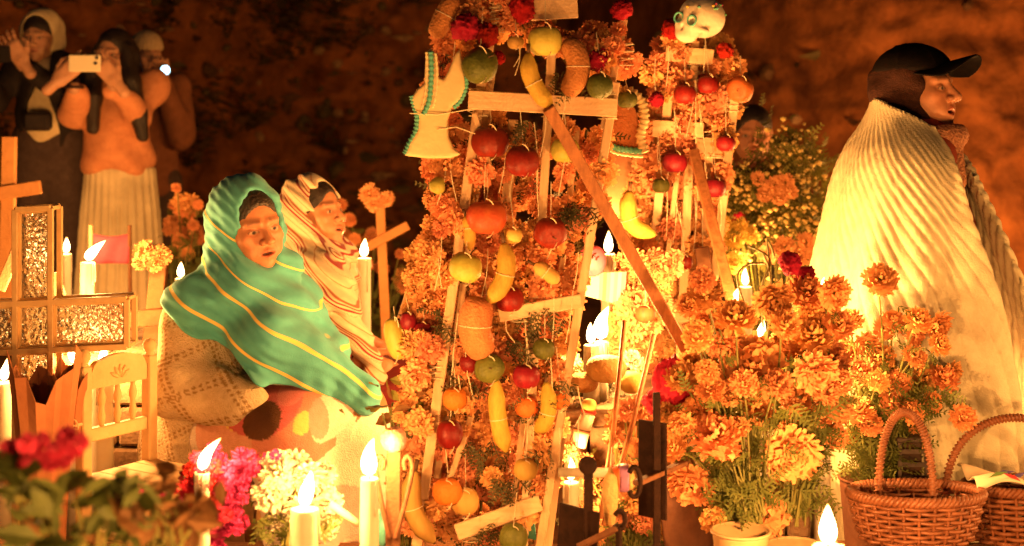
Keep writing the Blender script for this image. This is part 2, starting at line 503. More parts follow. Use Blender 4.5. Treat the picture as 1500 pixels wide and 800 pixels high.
SKIN = mat('skin', (1, 1, 1), (.86, .80, .76), rough=.5, scale=70, bump=.06, bscale=420, spec=.4, attr='Col', sss=.12)
HAIR = mat('black_hair', (.012, .008, .006), (.03, .018, .012), rough=.45, scale=90, bump=.5, bscale=220, spec=.5)

def to_local(X, Y, Z, M):
    Mi = np.array(M.inverted())
    x = Mi[0, 0] * X + Mi[0, 1] * Y + Mi[0, 2] * Z + Mi[0, 3]
    y = Mi[1, 0] * X + Mi[1, 1] * Y + Mi[1, 2] * Z + Mi[1, 3]
    z = Mi[2, 0] * X + Mi[2, 1] * Y + Mi[2, 2] * Z + Mi[2, 3]
    return x, y, z

def put_sdf(name, fn, lo, hi, h, m, parent, attr=None, col=None):
    """fn in world coordinates"""
    V, Q = nets(fn, lo, hi, h)
    at = {}
    if attr is not None: at['pat'] = attr(V)
    if col is not None: at['Col'] = col(V)
    return put(name, V, Q, m, parent, attrs=at)

def hair_cap(parent, M, lo, hi, h=.004, fringe=.0, length=None):
    def f(X, Y, Z):
        x, y, z = to_local(X, Y, Z, M)
        d = ell(x, y, z, (0, -.016, .036), (.082, .102, .09))
        d = smax(d, -ell(x, y, z, (0, .105, -.03 - fringe), (.062, .085, .1)), .012)
        d = smax(d, -(z + .07), .02)
        if length: d = smin(d, length(x, y, z), .02)
        return d + .0012 * np.sin(np.arctan2(x, .14 - z) * 70 + 2 * np.sin(y * 40))
    return put_sdf('hair', f, lo, hi, h, HAIR, parent)
# ------------------------------------------------------------------ the setting
def sstep(a, b, x):
    t = min(max((x - a) / (b - a), 0), 1); return t * t * (3 - 2 * t)

def ground_z(x, y):
    z = .17 * sstep(-1.9, -1.5, x) * sstep(1.75, 1.5, x) * sstep(2.0, 2.4, y) * sstep(4.05, 3.85, y)
    z += .16 * sstep(5.6, 6.8, y)
    z += .02 * mnoise.noise(Vector((x * 2.3, y * 2.3, 1))) + .012 * mnoise.noise(Vector((x * 7, y * 7, 3)))
    return z

DIRT = mat('dry_soil', (.22, .10, .045), (.10, .045, .02), rough=.95, scale=6, bump=.8, bscale=45, spec=.1, detail=8)
BANK = mat('earth_bank', (.40, .14, .042), (.10, .034, .014), rough=.97, scale=3.6, bump=1.0, bscale=22, spec=.08, detail=9, contrast=.42)

nx, ny = 150, 150
V = []; F = []
for j in range(ny + 1):
    y = -3 + 13.5 * j / ny
    for i in range(nx + 1):
        x = -7 + 14 * i / nx
        V.append((x, y, ground_z(x, y)))
for j in range(ny):
    for i in range(nx):
        a = j * (nx + 1) + i; F.append((a, a + 1, a + nx + 2, a + nx + 1))
far = len(V)                                   # the sheet runs on to the horizon
V += [(-120, -60, -.3), (120, -60, -.3), (120, 120, -.3), (-120, 120, -.3)]
F.append((far, far + 1, far + 2, far + 3))
props(put('ground', V, F, DIRT), kind='structure')

def bank_y(x, z):
    y = 9.2 + 2.6 * sstep(1.2, .3, x) * sstep(-3.6, -1.6, x) - 1.6 * sstep(.8, 2.6, x) + .22 * z
    y += .5 * mnoise.noise(Vector((x * .9, z * 1.1, 5))) * (1 - .6 * sstep(.4, 1.6, x))
    f = mnoise.fractal(Vector((x * 2.6, z * 2.9, 2)), .9, 2.1, 6)
    y += .16 * f * (1.25 - .75 * sstep(.4, 1.6, x))
    y += .075 * mnoise.fractal(Vector((x * 6.5, z * 7.5, 7)), .8, 2.0, 4)
    return y
nx, nz = 320, 150
V = []; F = []
for j in range(nz + 1):
    z = -.3 + 5.2 * j / nz
    for i in range(nx + 1):
        x = -7 + 14 * i / nx
        V.append((x, bank_y(x, z), z))
for j in range(nz):
    for i in range(nx):
        a = j * (nx + 1) + i; F.append((a, a + 1, a + nx + 2, a + nx + 1))
props(put('hillside', V, F, BANK, smooth=True), kind='structure')

# stones and leaf litter caught on the bank
r2 = random.Random(3)
LITTER = [mat('litter_dark', (.08, .035, .015), (.16, .08, .03), scale=20),
          mat('litter_pale', (.42, .26, .13), (.25, .13, .06), scale=20),
          mat('litter_leaf', (.07, .06, .02), (.16, .10, .03), scale=20)]
mb = MB()
for k in range(1500):
    x = r2.uniform(-4.2, 4.2); z = r2.uniform(.0, 3.2)
    if x > .5 and r2.random() < .85: continue
    y = bank_y(x, z) - .02
    s = r2.uniform(.014, .06) * (1.7 if r2.random() < .12 else 1)
    mb.cur = 1 if r2.random() < .24 else (0 if r2.random() < .6 else 2)
    if r2.random() < .45:                      # stone
        M = Matrix.Rotation(r2.uniform(0, 6), 3, 'Z') @ Matrix.Rotation(r2.uniform(0, 6), 3, 'X')
        mb.lathe([(0, -s * .7), (s * .8, -s * .4), (s, .1 * s), (s * .6, s * .6), (0, s * .7)], (x, y, z), M, 6)
    else:                                      # dead leaf
        M = (Matrix.Rotation(r2.uniform(0, 6), 3, 'Z') @ Matrix.Rotation(r2.uniform(0, 6), 3, 'X'))
        L = s * 2.2
        P = [Vector((-L, 0, 0)), Vector((-.2 * L, s * .7, s * .3)), Vector((L, 0, 0)), Vector((-.2 * L, -s * .7, s * .3))]
        mb.add([M @ p + Vector((x, y - .03, z)) for p in P], [(0, 1, 2), (0, 2, 3)])
props(mb.build('leaf_litter', LITTER), 'dead leaves and stones caught on the dark earth bank', 'leaf litter', kind='stuff')

# twiggy undergrowth on the left of the bank
UNDER = mat('undergrowth_leaf', (.055, .045, .018), (.13, .065, .025), scale=12, rough=.8, translucent=.25)
mb = MB()
for c in range(46):
    x0 = r2.uniform(-3.9, -1.35); z0 = r2.uniform(.1, 2.3); y0 = bank_y(x0, z0) - .05
    for b in range(5):
        d = Vector((r2.uniform(-.3, .3), r2.uniform(-.35, -.05), r2.uniform(.1, .5)))
        pts = [Vector((x0, y0, z0)) + d * t + Vector((0, 0, -.12 * t * t)) for t in (0, .35, .7, 1)]
        mb.tube(pts, [.006, .005, .004, .002], 4)
        for l in range(14):
            t = r2.uniform(.2, 1.05); p = Vector((x0, y0, z0)) + d * t + Vector((r2.gauss(0, .03), r2.gauss(0, .03), r2.gauss(0, .03)))
            M = Matrix.Rotation(r2.uniform(0, 6), 3, 'Z') @ Matrix.Rotation(r2.uniform(0, 6), 3, 'X')
            L = r2.uniform(.025, .05)
            mb.add([M @ q + p for q in (Vector((-L, 0, 0)), Vector((0, L * .4, .006)), Vector((L, 0, 0)), Vector((0, -L * .4, .006)))], [(0, 1, 2), (0, 2, 3)])
props(mb.build('undergrowth', UNDER), 'dark twiggy undergrowth on the bank behind the people taking pictures', 'undergrowth', kind='stuff')

# ------------------------------------------------------------------ candles
WAX = mat('candle_wax', (.86, .80, .64), (.78, .70, .52), rough=.4, scale=14, spec=.4, translucent=.3, bump=.1, bscale=60)
WICK = mat('candle_wick', (.02, .015, .01))
CANDLES = []
def candle(px, py, Y, r, h, label, power=9., flame=.045, lean=0., group='lit candles', base=None, tilt=0., nolight=False):
    """py: where the candle's rim shows; h: length of the wax below it (down to base when given)"""
    top = W(px, py, Y)
    if base is not None: h = top.z - base
    loc = Vector((top.x, top.y, top.z - h))
    t = thing('candle', label, 'candle', loc, group)
    rr = random.Random(int(px * 7 + py))
    ph = rr.uniform(0, 6)
    wob = lambda a, z: 1 + .05 * math.sin(2 * a + ph) + .04 * math.sin(5 * a + z * 40)
    m = MB()
    prof = [(r * 1.12, 0), (r * 1.03, h * .3), (r, h * .8), (r * .99, h - .012), (r * 1.0, h - .003), (r * .9, h), (r * .72, h - .004), (r * .3, h - .009), (0, h - .010)]
    m.lathe(prof, loc, None, 18, wob)
    w = m.build('wax', WAX, t, smooth=True)
    m = MB()                                    # runs of wax down the side
    for k in range(4):
        a = rr.uniform(0, 6.28); L = min(h * .8, rr.uniform(.03, .12))
        d = Vector((math.cos(a), math.sin(a), 0)) * r
        m.tube([loc + d * .95 + Vector((0, 0, h - .001)), loc + d * 1.03 + Vector((0, 0, h - L * .4)), loc + d * 1.06 + Vector((0, 0, h - L * .8)), loc + d * 1.08 + Vector((0, 0, h - L))],
               [r * .16, r * .12, r * .16, r * .1], 6)
    m.build('wax_drip', WAX, w, smooth=True)
    m = MB(); m.tube([top + Vector((0, 0, -.012)), top + Vector((lean * .004, 0, .006)), top + Vector((lean * .012, 0, .013))], .0012, 5)
    m.build('wick', WICK, t)
    flame *= rr.uniform(1.15, 1.5); wv = rr.uniform(-.12, .12); wq = rr.uniform(2, 5); fat = rr.uniform(.85, 1.25)
    m = MB(); pts = []; rs = []
    for k in range(11):
        u = k / 10
        pts.append(top + Vector((lean * flame * u ** 1.5 + wv * flame * math.sin(u * wq) * u, wv * .5 * flame * math.sin(u * 4) * u, .004 + flame * u)))
        rs.append(flame * .21 * fat * (math.sin(math.pi * min(1, u ** .62)) ** .8 + .02) * (1 - .25 * u))
    m.tube(pts, rs, 10)
    m.build('flame', FLAME, t, smooth=True)
    if not nolight:
        ld = bpy.data.lights.new('flame_light', 'POINT'); ld.energy = power * POWER; ld.color = CANDLE_COL
        ld.shadow_soft_size = .016
        lo = bpy.data.objects.new('flame_light', ld); COL.objects.link(lo); lo.parent = t
        lo.location = (top + Vector((lean * flame * .4, 0, flame * .5))) - loc
    CANDLES.append(t)
    return t

STONE = mat('grave_stone', (.30, .20, .12), (.17, .10, .06), rough=.95, scale=9, bump=.7, bscale=60, spec=.1)
def tomb(px0, px1, Y0, Y1, ztop, label):
    a = (px0 - 750) * Y0 / FPX; b = (px1 - 750) * Y0 / FPX
    c = Vector(((a + b) / 2, (Y0 + Y1) / 2, 0))
    t = thing('grave_tomb', label, 'tomb', (c.x, c.y, -.02))
    n = max(2, int((ztop) / .11)); hgt = ztop + .02
    for k in range(n):                          # courses of block, each a piece
        L = b - a; nb = max(2, int(L / .24)); off = .5 if k % 2 else 0
        xs = [a] + [a + L * (i + off) / nb for i in range(0 if off else 1, nb)] + [b]
        for i in range(len(xs) - 1):
            if xs[i + 1] - xs[i] < .02: continue
            m = MB(); z0 = -.02 + hgt * k / n
            m.box(((xs[i] + xs[i + 1]) / 2, c.y + .003 * rng.uniform(-1, 1), z0 + hgt / n / 2), (xs[i + 1] - xs[i] - .008, Y1 - Y0 - rng.uniform(0, .01), hgt / n - .008), None, .008)
            m.build('block', STONE, t)
    m = MB(); m.box((c.x, c.y, ztop + .015), (b - a + .05, Y1 - Y0 + .05, .034), None, .008)
    m.build('cap_slab', STONE, t)
    return ztop + .032
# ================================================================== the people
BROWN_SKIN = (.50, .225, .115); LIPS = (.42, .11, .07)

# ---- standing person wrapped in the ribbed cream blanket
def blanket_person():
    Y0 = 4.1; s = FPX / Y0
    bx = W(1335, 180, Y0).x
    root = thing('person', 'person in black cap wrapped in cream ribbed blanket standing beside the baskets', 'person', (bx, Y0, 0))
    L = lambda px, py: (bx + (px - 1335) / s, CAMZ - (py - 180) / s)
    hx, hz = L(1343, 133)
    HM = face_matrix(Vector((hx, Y0, hz)), 50, 4, 0, 1.07)
    parts = [make_head(HM, BROWN_SKIN, LIPS, mouth=.010, nose=1.12, squint=.55)]
    def body(X, Yy, Z):
        x = X - bx; y = Yy - Y0
        d = chain(x, y, Z, [(-.02, 0, .82), (-.02, 0, 1.05), (-.01, 0, 1.22)], [.15, .14, .13], .05)
        d = smin(d, cap(x, y, Z, (.02, -.11, 1.19), (-.05, .11, 1.19), .055), .05)
        for q in (-1, 1):
            d = smin(d, chain(x, y, Z, [(-.02, q * .13, 1.17), (-.02, q * .15, .98), (.10, q * .08, .92)], [.05, .042, .034], .02), .03)
            d = smin(d, chain(x, y, Z, [(-.02, q * .08, .82), (0, q * .09, .46), (-.02, q * .09, .07)], [.085, .062, .045], .03), .03)
            d = smin(d, cap(x, y, Z, (-.03, q * .09, .04), (.12, q * .1, .035), .035, .03), .02)
        return d
    V, Q = nets(body, (bx - .35, Y0 - .35, 0), (bx + .4, Y0 + .35, 1.36), .012)
    parts.append((V, Q, np.tile(np.array(BROWN_SKIN, np.float32), (len(V), 1))))
    V, Q, C = join(parts)
    put('body', V, Q, SKIN, root, attrs={'Col': C})
    # brown fleece hood
    HOODM = mat('brown_fleece', (.022, .009, .007), (.045, .018, .012), rough=.95, scale=60, bump=.6, bscale=300, spec=.1)
    def hood(X, Yy, Z):
        x, y, z = to_local(X, Yy, Z, HM)
        d = ell(x, y, z, (0, -.02, .02), (.094, .112, .105))
        d = smin(d, cap(x, y, z, (0, -.03, -.05), (0, -.03, -.19), .088, .10), .05)
        d = smin(d, cap(x, y, z, (0, .03, -.115), (0, .01, -.2), .066, .085), .03)
        d = smax(d, -ell(x, y, z, (0, .104, -.006), (.084, .098, .112)), .012)
        d = smax(d, z - .075, .02)
        return d + .003 * np.sin(60 * (z + .7 * y) + 2 * np.sin(25 * x)) + .002 * np.sin(90 * (z - .5 * y))
    put_sdf('hood', hood, (hx - .22, Y0 - .22, hz - .24), (hx + .22, Y0 + .22, hz + .14), .005, HOODM, root)
    # black baseball cap: crown, brim, button
    CAPM = mat('black_cotton', (.005, .004, .004), (.010, .007, .007), rough=.95, scale=40, bump=.4, bscale=400, spec=.06)
    def crown(X, Yy, Z):
        x, y, z = to_local(X, Yy, Z, HM)
        d = ell(x, y, z, (0, -.010, .045), (.093, .110, .083))
        d = smax(d, .050 - z - .05 * y, .012)
        d = d - .0022 * np.exp(-(np.sin(np.arctan2(y + .01, x) * 3) / .12) ** 2) - .0025 * np.exp(-((z - .128) / .004) ** 2)
        return d
    cr = put_sdf('cap', crown, (hx - .16, Y0 - .16, hz + .0), (hx + .16, Y0 + .16, hz + .17), .004, CAPM, root)
    def brim(X, Yy, Z):
        x, y, z = to_local(X, Yy, Z, HM)
        zz = .064 + .16 * (y - .08) - 5.2 * x * x * np.clip((y + .02) / .12, 0, 1.1)
        d2 = np.sqrt((np.abs(x) / .088) ** 2.5 + (np.abs(y - .075) / .100) ** 2.5) ** .4 - 1
        return smax(np.abs(z - zz) - .0035, d2 * .088, .004)
    put_sdf('brim', brim, (hx - .2, Y0 - .22, hz - .03), (hx + .24, Y0 + .2, hz + .15), .003, CAPM, cr)
    # jacket below the blanket and the nubbly scarf
    JACK = mat('dark_red_jacket', (.30, .05, .022), (.19, .03, .015), rough=.85, scale=20, bump=.3, bscale=200)
    def jacket(X, Yy, Z):
        x = X - bx; y = Yy - Y0
        d = chain(x, y, Z, [(0, 0, .62), (0, 0, .95), (.0, 0, 1.2)], [.175, .165, .145], .05)
        d = smin(d, cap(x, y, Z, (.02, -.08, 1.19), (-.03, .08, 1.19), .07), .05)
        d = smax(d, .45 - Z, .02)
        return d + folds(X, Yy, Z, .7)
    put_sdf('jacket', jacket, (bx - .4, Y0 - .4, .4), (bx + .45, Y0 + .4, 1.36), .009, JACK, root)
    TROU = mat('dark_trousers', (.03, .022, .02), (.05, .035, .03), rough=.9, scale=30, bump=.2)
    def trousers(X, Yy, Z):
        x = X - bx; y = Yy - Y0
        d = None
        for q in (-1, 1):
            c = chain(x, y, Z, [(-.02, q * .08, .78), (0, q * .09, .46), (-.02, q * .09, .09)], [.11, .085, .07], .03)
            d = c if d is None else smin(d, c, .03)
        return smax(d, .07 - Z, .01) + folds(X, Yy, Z, .6)
    put_sdf('trousers', trousers, (bx - .25, Y0 - .3, .03), (bx + .25, Y0 + .3, .92), .012, TROU, root)
    SCARF = mat('nubbly_scarf', (.62, .30, .16), (.36, .13, .07), rough=.95, scale=120, bump=1., bscale=160)
    def scarf(X, Yy, Z):
        x, y, z = to_local(X, Yy, Z, HM)
        rad = np.sqrt((x / .95) ** 2 + (y + .005) ** 2)
        d = np.sqrt((rad - .098) ** 2 + ((z + .140 - .12 * y)) ** 2) - .033
        d = smin(d, cap(x, y, z, (.03, .10, -.15), (.05, .12, -.25), .026, .02), .03)
        return d + .0035 * np.sin(x * 330) * np.sin(y * 330) * np.sin(z * 330)
    put_sdf('scarf', scarf, (hx - .18, Y0 - .18, hz - .3), (hx + .22, Y0 + .18, hz - .05), .0042, SCARF, root)
    # the blanket: a ribbed sheet wrapped round, open at the front
    prof = [  # z, left x, right x, half depth
        (L(0, 142)[1], 1281, 1376, .125), (L(0, 165)[1], 1275, 1394, .16), (L(0, 188)[1], 1263, 1404, .20), (L(0, 214)[1], 1245, 1412, .235), (L(0, 246)[1], 1231, 1422, .25),
        (L(0, 280)[1], 1222, 1436, .255), (L(0, 340)[1], 1211, 1458, .26), (L(0, 400)[1], 1201, 1480, .265), (L(0, 480)[1], 1190, 1502, .265),
        (L(0, 600)[1], 1180, 1528, .255), (L(0, 700)[1], 1178, 1540, .26), (.10, 1176, 1548, .265)]
    pz = np.array([p[0] for p in prof])[::-1]; pl = np.array([bx + (p[1] - 1335) / s for p in prof])[::-1]
    pr = np.array([bx + (p[2] - 1335) / s for p in prof])[::-1]; pd = np.array([p[3] for p in prof])[::-1]
    nv, nu = 200, 760
    zt = np.linspace(0, 1, nv)
    zs = pz[-1] + (pz[0] - pz[-1]) * (zt ** .9)
    ker = np.ones(9) / 9
    def sm(a):
        v = np.interp(zs, pz, a); vp = np.pad(v, 4, mode='edge'); return np.convolve(vp, ker, 'valid')
    xl, xr, dp = sm(pl), sm(pr), sm(pd)
    ZT, U = np.meshgrid(zt, np.linspace(0, 1, nu), indexing='ij')
    gap = .44 - .12 * np.clip(zt / .12, 0, 1) - .20 * np.clip((zt - .2) / .35, 0, 1)
    gap = np.maximum(gap, .05)[:, None]
    phi0 = R(-47) - R(8) * zt[:, None]                        # direction the blanket opens: right and to the camera
    phi = phi0 - gap - U * (2 * math.pi - 2 * gap)
    cx = ((xl + xr) / 2)[:, None]; rx = ((xr - xl) / 2)[:, None]; ry = dp[:, None]
    c, sn_ = np.cos(phi), np.sin(phi)
    e = .92
    X = cx + rx * np.sign(c) * np.abs(c) ** e; Yv = Y0 + ry * np.sign(sn_) * np.abs(sn_) ** e
    swirl = 1.9 * np.exp(-ZT * 4.6)
    ph = 50 * (phi + swirl + .05 * np.sin(ZT * 4 + phi * 2) + .02 * np.sin(phi * 9 + 1) + .012 * np.sin(ZT * 17 + phi * 5))
    rib = (.0066 + .0022 * np.sin(phi * 6.3 + 2 * ZT)) * (np.abs(np.sin(ph * .5)) ** .6 - .7) + .0012 * np.sin(ZT * 140 + 3 * np.sin(phi * 11)) * np.sin(phi * 37)
    fold = .017 * np.sin(5.3 * phi + 1.2 * np.sin(ZT * 2.4 + 1)) * np.clip(ZT * 2.0, 0, 1) + .011 * np.sin(11 * phi + 1.5 * np.sin(2 * ZT) + .7) * np.clip(ZT * 3, 0, 1) ** 2
    amp = np.clip(ZT * 14, .35, 1)
    nxn = np.cos(phi); nyn = np.sin(phi)
    off = rib * amp + fold
    # the near edge turns outward a little, like a heavy hem
    hem = np.exp(-((U) / .012) ** 2) * .014 + np.exp(-((1 - U) / .012) ** 2) * .014
    X = X + nxn * (off + hem); Yv = Yv + nyn * (off + hem)
    Zv = np.repeat(zs[:, None], nu, 1) + .006 * np.sin(phi * 3) * np.exp(-ZT * 9) - .115 * np.exp(-ZT * 6) * ((1 + np.cos(phi + R(25))) * .5) ** 1.4
    Vb = np.stack([X, Yv, Zv], -1).reshape(-1, 3)
    ii = np.arange(nv * nu).reshape(nv, nu)
    Qb = np.stack([ii[:-1, :-1], ii[:-1, 1:], ii[1:, 1:], ii[1:, :-1]], -1).reshape(-1, 4)
    BLK = mat('cream_plush', (.58, .52, .36), (.44, .38, .25), rough=.95, scale=16, bump=.35, bscale=240, spec=.1)
    o = put('blanket', Vb, Qb, BLK, root)
    md = o.modifiers.new('thickness', 'SOLIDIFY'); md.thickness = .014; md.offset = -1
blanket_person()

# ---- seated woman in the green shawl
def green_woman():
    Y0 = 4.15; s = FPX / Y0; bx = W(330, 180, Y0).x
    root = thing('person', 'seated woman in green shawl with yellow stripes over a tan poncho', 'person', (bx, Y0, 0))
    LX = lambda px: (px - 330) / s
    LZ = lambda py: CAMZ - (py - 180) / s
    hc = Vector((bx + LX(368), Y0 - .02, LZ(331)))
    HM = face_matrix(hc, 37, -4, 9, 1.06)
    parts = [make_head(HM, BROWN_SKIN, LIPS, mouth=.008, nose=1.1, wide=1.06, squint=.8)]
    sh_l, sh_r = (-.085, -.12, .80), (.17, .13, .79)
    def body(X, Yy, Z):
        x = X - bx; y = Yy - Y0
        d = chain(x, y, Z, [(-.03, .02, .40), (0, .02, .60), (.03, 0, .78)], [.15, .135, .12], .05)
        d = smin(d, cap(x, y, Z, sh_l, sh_r, .05), .05)
        d = smin(d, chain(x, y, Z, [sh_l, (-.07, -.2, .58), (.12, -.24, .54)], [.048, .04, .032], .02), .02)
        d = smin(d, chain(x, y, Z, [sh_r, (.24, .06, .58), (.16, -.15, .54)], [.048, .04, .032], .02), .02)
        for h0, k0 in (((-.0, -.07, .38), (.22, -.28, .42)), ((.06, .08, .38), (.37, -.06, .43))):
            d = smin(d, chain(x, y, Z, [h0, k0, (k0[0] + .03, k0[1] - .01, .07)], [.085, .06, .042], .03), .03)
            d = smin(d, cap(x, y, Z, (k0[0] + .02, k0[1], .045), (k0[0] + .13, k0[1] - .1, .04), .036, .028), .02)
        return d
    V, Q = nets(body, (bx - .3, Y0 - .5, 0), (bx + .6, Y0 + .3, .95), .012)
    parts.append((V, Q, np.tile(np.array(BROWN_SKIN, np.float32), (len(V), 1))))
    V, Q, C = join(parts)
    put('body', V, Q, SKIN, root, attrs={'Col': C})
    hair_cap(root, HM, (hc.x - .14, hc.y - .14, hc.z - .12), (hc.x + .14, hc.y + .14, hc.z + .15))
    def torso(x, y, z, g=0.):
        d = chain(x, y, z, [(-.035, -.01, .36), (-.02, 0, .56), (.02, .01, .74)], [.185, .168, .125], .06)
        d = smin(d, cap(x, y, z, (-.055, -.09, .775), (.16, .12, .765), .076, .075), .06)
        d = smin(d, chain(x, y, z, [(-.075, -.11, .75), (-.09, -.21, .57), (.10, -.27, .52)], [.072, .085, .08], .04), .05)
        d = smin(d, chain(x, y, z, [(.17, .11, .75), (.26, .03, .60), (.22, -.14, .54)], [.075, .08, .07], .04), .06)
        return d - g
    # tan poncho with dashed dark check
    def poncho(X, Yy, Z):
        x = X - bx; y = Yy - Y0
        d = torso(x, y, Z)
        d = smin(d, cap(x, y, Z, (-.04, -.02, .30), (-.03, 0, .5), .19, .18), .05)
        d = smax(d, .24 + .25 * (x + .2) - Z, .02)
        d = smax(d, ell(x, y, Z, (.0, -.05, .5), (.36, .5, .42)), .03)
        return d + folds(x, y, Z, 1.3, 24, 1.0) + .003 * np.sin(50 * (x + .5 * Z))
    def poncho_col(V):
        x = V[:, 0] - bx; y = V[:, 1] - Y0; z = V[:, 2]
        th = np.arctan2(x + .02, -(y - .0)) * .21
        a = th * .9 + .35 * z; b = z - .5 * th
        C = np.tile(np.array((.66, .52, .33), np.float32), (len(V), 1))
        def lines(u, v, per):
            k = np.abs(((u / per) % 1) - .5) * per
            rows = (np.abs(k - .006) < .0034)
            dash = ((v / .014) % 1) < .55
            return rows & dash
        m = lines(a, b, .105) | lines(b, a, .105)
        C[m] = (.36, .23, .11)
        return C
    PON = mat('tan_fleece', (1, 1, 1), (.82, .78, .72), rough=.97, scale=55, bump=.9, bscale=190, spec=.05, attr='Col')
    put_sdf('poncho', poncho, (bx - .32, Y0 - .42, .05), (bx + .4, Y0 + .3, .93), .0048, PON, root, col=poncho_col)
    # the shawl: hood, drape, a corner trailing over the knees
    def shawl(X, Yy, Z):
        x = X - bx; y = Yy - Y0
        lx, ly, lz = to_local(X, Yy, Z, HM)
        hood = ell(lx, ly, lz, (0, -.022, .022), (.100, .118, .122))
        hood = smin(hood, cap(lx, ly, lz, (0, -.05, -.04), (.01, -.06, -.18), .098, .12), .06)
        dr = torso(x, y, Z, .016)
        dr = smin(dr, cap(x, y, Z, (.06, -.09, .80), (.18, -.03, .76), .09, .085), .06)
        dr = smin(dr, chain(x, y, Z, [(.15, -.17, .68), (.28, -.14, .60), (.42, -.16, .535)], [.10, .085, .055], .04), .07)
        edge = .792 - .60 * (x + .16) + .16 * np.maximum(x - .1, 0) + .012 * np.sin(x * 30) + .10 * np.clip(y, -.1, .2)
        dr = smax(dr, edge - Z, .012)
        d = smin(hood, dr, .07)
        # under the chin the cloth wraps across
        ch = cap(lx, ly, lz, (-.085, .05, -.115), (.075, .06, -.13), .034, .038)
        d = smin(d, ch, .05)
        d = smax(d, -ell(lx, ly, lz, (.004, .118, .012), (.068, .108, .116)), .014)
        p = Z + .58 * x
        d = d + .0034 * np.sin(p * 70 + 2.6 * np.sin(9 * x - 6 * y) + 1.5 * np.sin(17 * y + 6 * x)) * np.clip(1.4 - 4 * np.abs(x - .16), .1, 1) + .0015 * np.sin(p * 190 + 3 * np.sin(21 * x + 9 * y))
        d = d + .0035 * np.sin(23 * x - 31 * Z + 2 * np.sin(13 * Z + 9 * y)) * np.sin(17 * y + 9 * x + 1.3) + .0022 * np.sin(61 * x + 47 * Z + 3 * np.sin(19 * x)) * np.sin(29 * y - 21 * x) + .002 * np.sin(p * 33 + 11 * y + 1) + .0015 * np.sin(95 * (x - .4 * Z) + 4 * np.sin(12 * Z + 9 * y)) * np.clip((x - .2) * 6, 0, 1)
        return d
    def pat(V):
        x = V[:, 0] - bx; y = V[:, 1] - Y0; z = V[:, 2]
        return z + .57 * x + .10 * np.maximum(x, 0) ** 2 * 2 - .12 * y + .006 * np.sin(14 * x)
    YS = (.78, .60, .16)
    SH = stripes_mat('green_shawl', (.10, .43, .42), (.075, .32, .31),
                     [(c, w, YS) for c, w in ((.770, .0050), (.868, .0050), (.925, .0025), (1.008, .003))])
    put_sdf('shawl', shawl, (bx - .3, Y0 - .42, .40), (bx + .55, Y0 + .32, 1.19), .0046, SH, root, attr=pat)
    # printed blanket over the knees
    def lap(X, Yy, Z):
        x = X - bx; y = Yy - Y0
        d = None
        for h0, k0 in (((-.02, -.10, .40), (.22, -.29, .43)), ((.06, .08, .40), (.37, -.07, .45))):
            c = chain(x, y, Z, [h0, k0, (k0[0] + .05, k0[1] - .02, .12)], [.11, .105, .11], .05)
            d = c if d is None else smin(d, c, .14)
        d = smin(d, ell(x, y, Z, (.17, -.17, .46), (.20, .16, .095)), .05)
        d = smax(d, .10 + .02 * np.sin(x * 20) - Z, .02)
        return d + folds(x, y, Z, 1.5, 22, 2.4)
    def lap_col(V):
        s2 = FPX / 3.88; x = 750 + V[:, 0] * s2; z = 180 + (CAMZ - V[:, 2]) * s2
        C = np.tile(np.array((.72, .60, .50), np.float32), (len(V), 1))
        def blob(cx, cy, rx, ry, c, rot=0, ring=None):
            a = R(rot); u = (x - cx) * math.cos(a) + (z - cy) * math.sin(a); v = -(x - cx) * math.sin(a) + (z - cy) * math.cos(a)
            e = (u / rx) ** 2 + (v / ry) ** 2
            m = e < 1 if ring is None else (e < 1) & (e > ring)
            C[m] = c
        blob(560, 570, 70, 60, (.30, .16, .08)); blob(585, 640, 70, 60, (.30, .16, .08))
        blob(430, 640, 62, 75, (.66, .26, .19)); blob(330, 640, 50, 60, (.72, .38, .28))
        for cx, cy in ((400, 615), (428, 655), (450, 610), (410, 700), (455, 690), (395, 665), (345, 610), (335, 680)): blob(cx, cy, 12, 14, (.82, .62, .20))
        blob(385, 590, 60, 38, (.62, .15, .16), -10); blob(392, 608, 30, 22, (.13, .06, .03), -25)
        blob(350, 600, 14, 12, (.70, .22, .22)); blob(425, 575, 20, 14, (.70, .22, .22))
        blob(490, 600, 26, 44, (.80, .66, .56), 18); blob(470, 610, 12, 26, (.72, .34, .28), -15)
        blob(510, 705, 60, 52, (.82, .74, .62)); blob(540, 650, 30, 40, (.82, .72, .60), 10)
        blob(490, 760, 60, 40, (.72, .46, .40))
        return C
    LAP = mat('printed_fleece', (1, 1, 1), (.88, .84, .80), rough=.95, scale=60, bump=.5, bscale=260, spec=.06, attr='Col')
    put_sdf('lap_blanket', lap, (bx - .2, Y0 - .5, .05), (bx + .6, Y0 + .28, .65), .0052, LAP, root, col=lap_col)
    st = thing('stool', 'low wooden stool under the woman in the green shawl', 'stool', (bx - .03, Y0, 0))
    WD = mat('rough_pine', (.55, .33, .15), (.40, .22, .09), rough=.8, scale=12, bump=.2, bscale=80)
    m = MB(); m.box((bx - .03, Y0, .255), (.3, .3, .03), None, .005); m.build('seat', WD, st)
    for a in (-1, 1):
        for b in (-1, 1):
            m = MB(); m.bar((bx - .03 + a * .12, Y0 + b * .12, .24), (bx - .03 + a * .14, Y0 + b * .14, -.02), .03, .03); m.build('leg', WD, st)
green_woman()

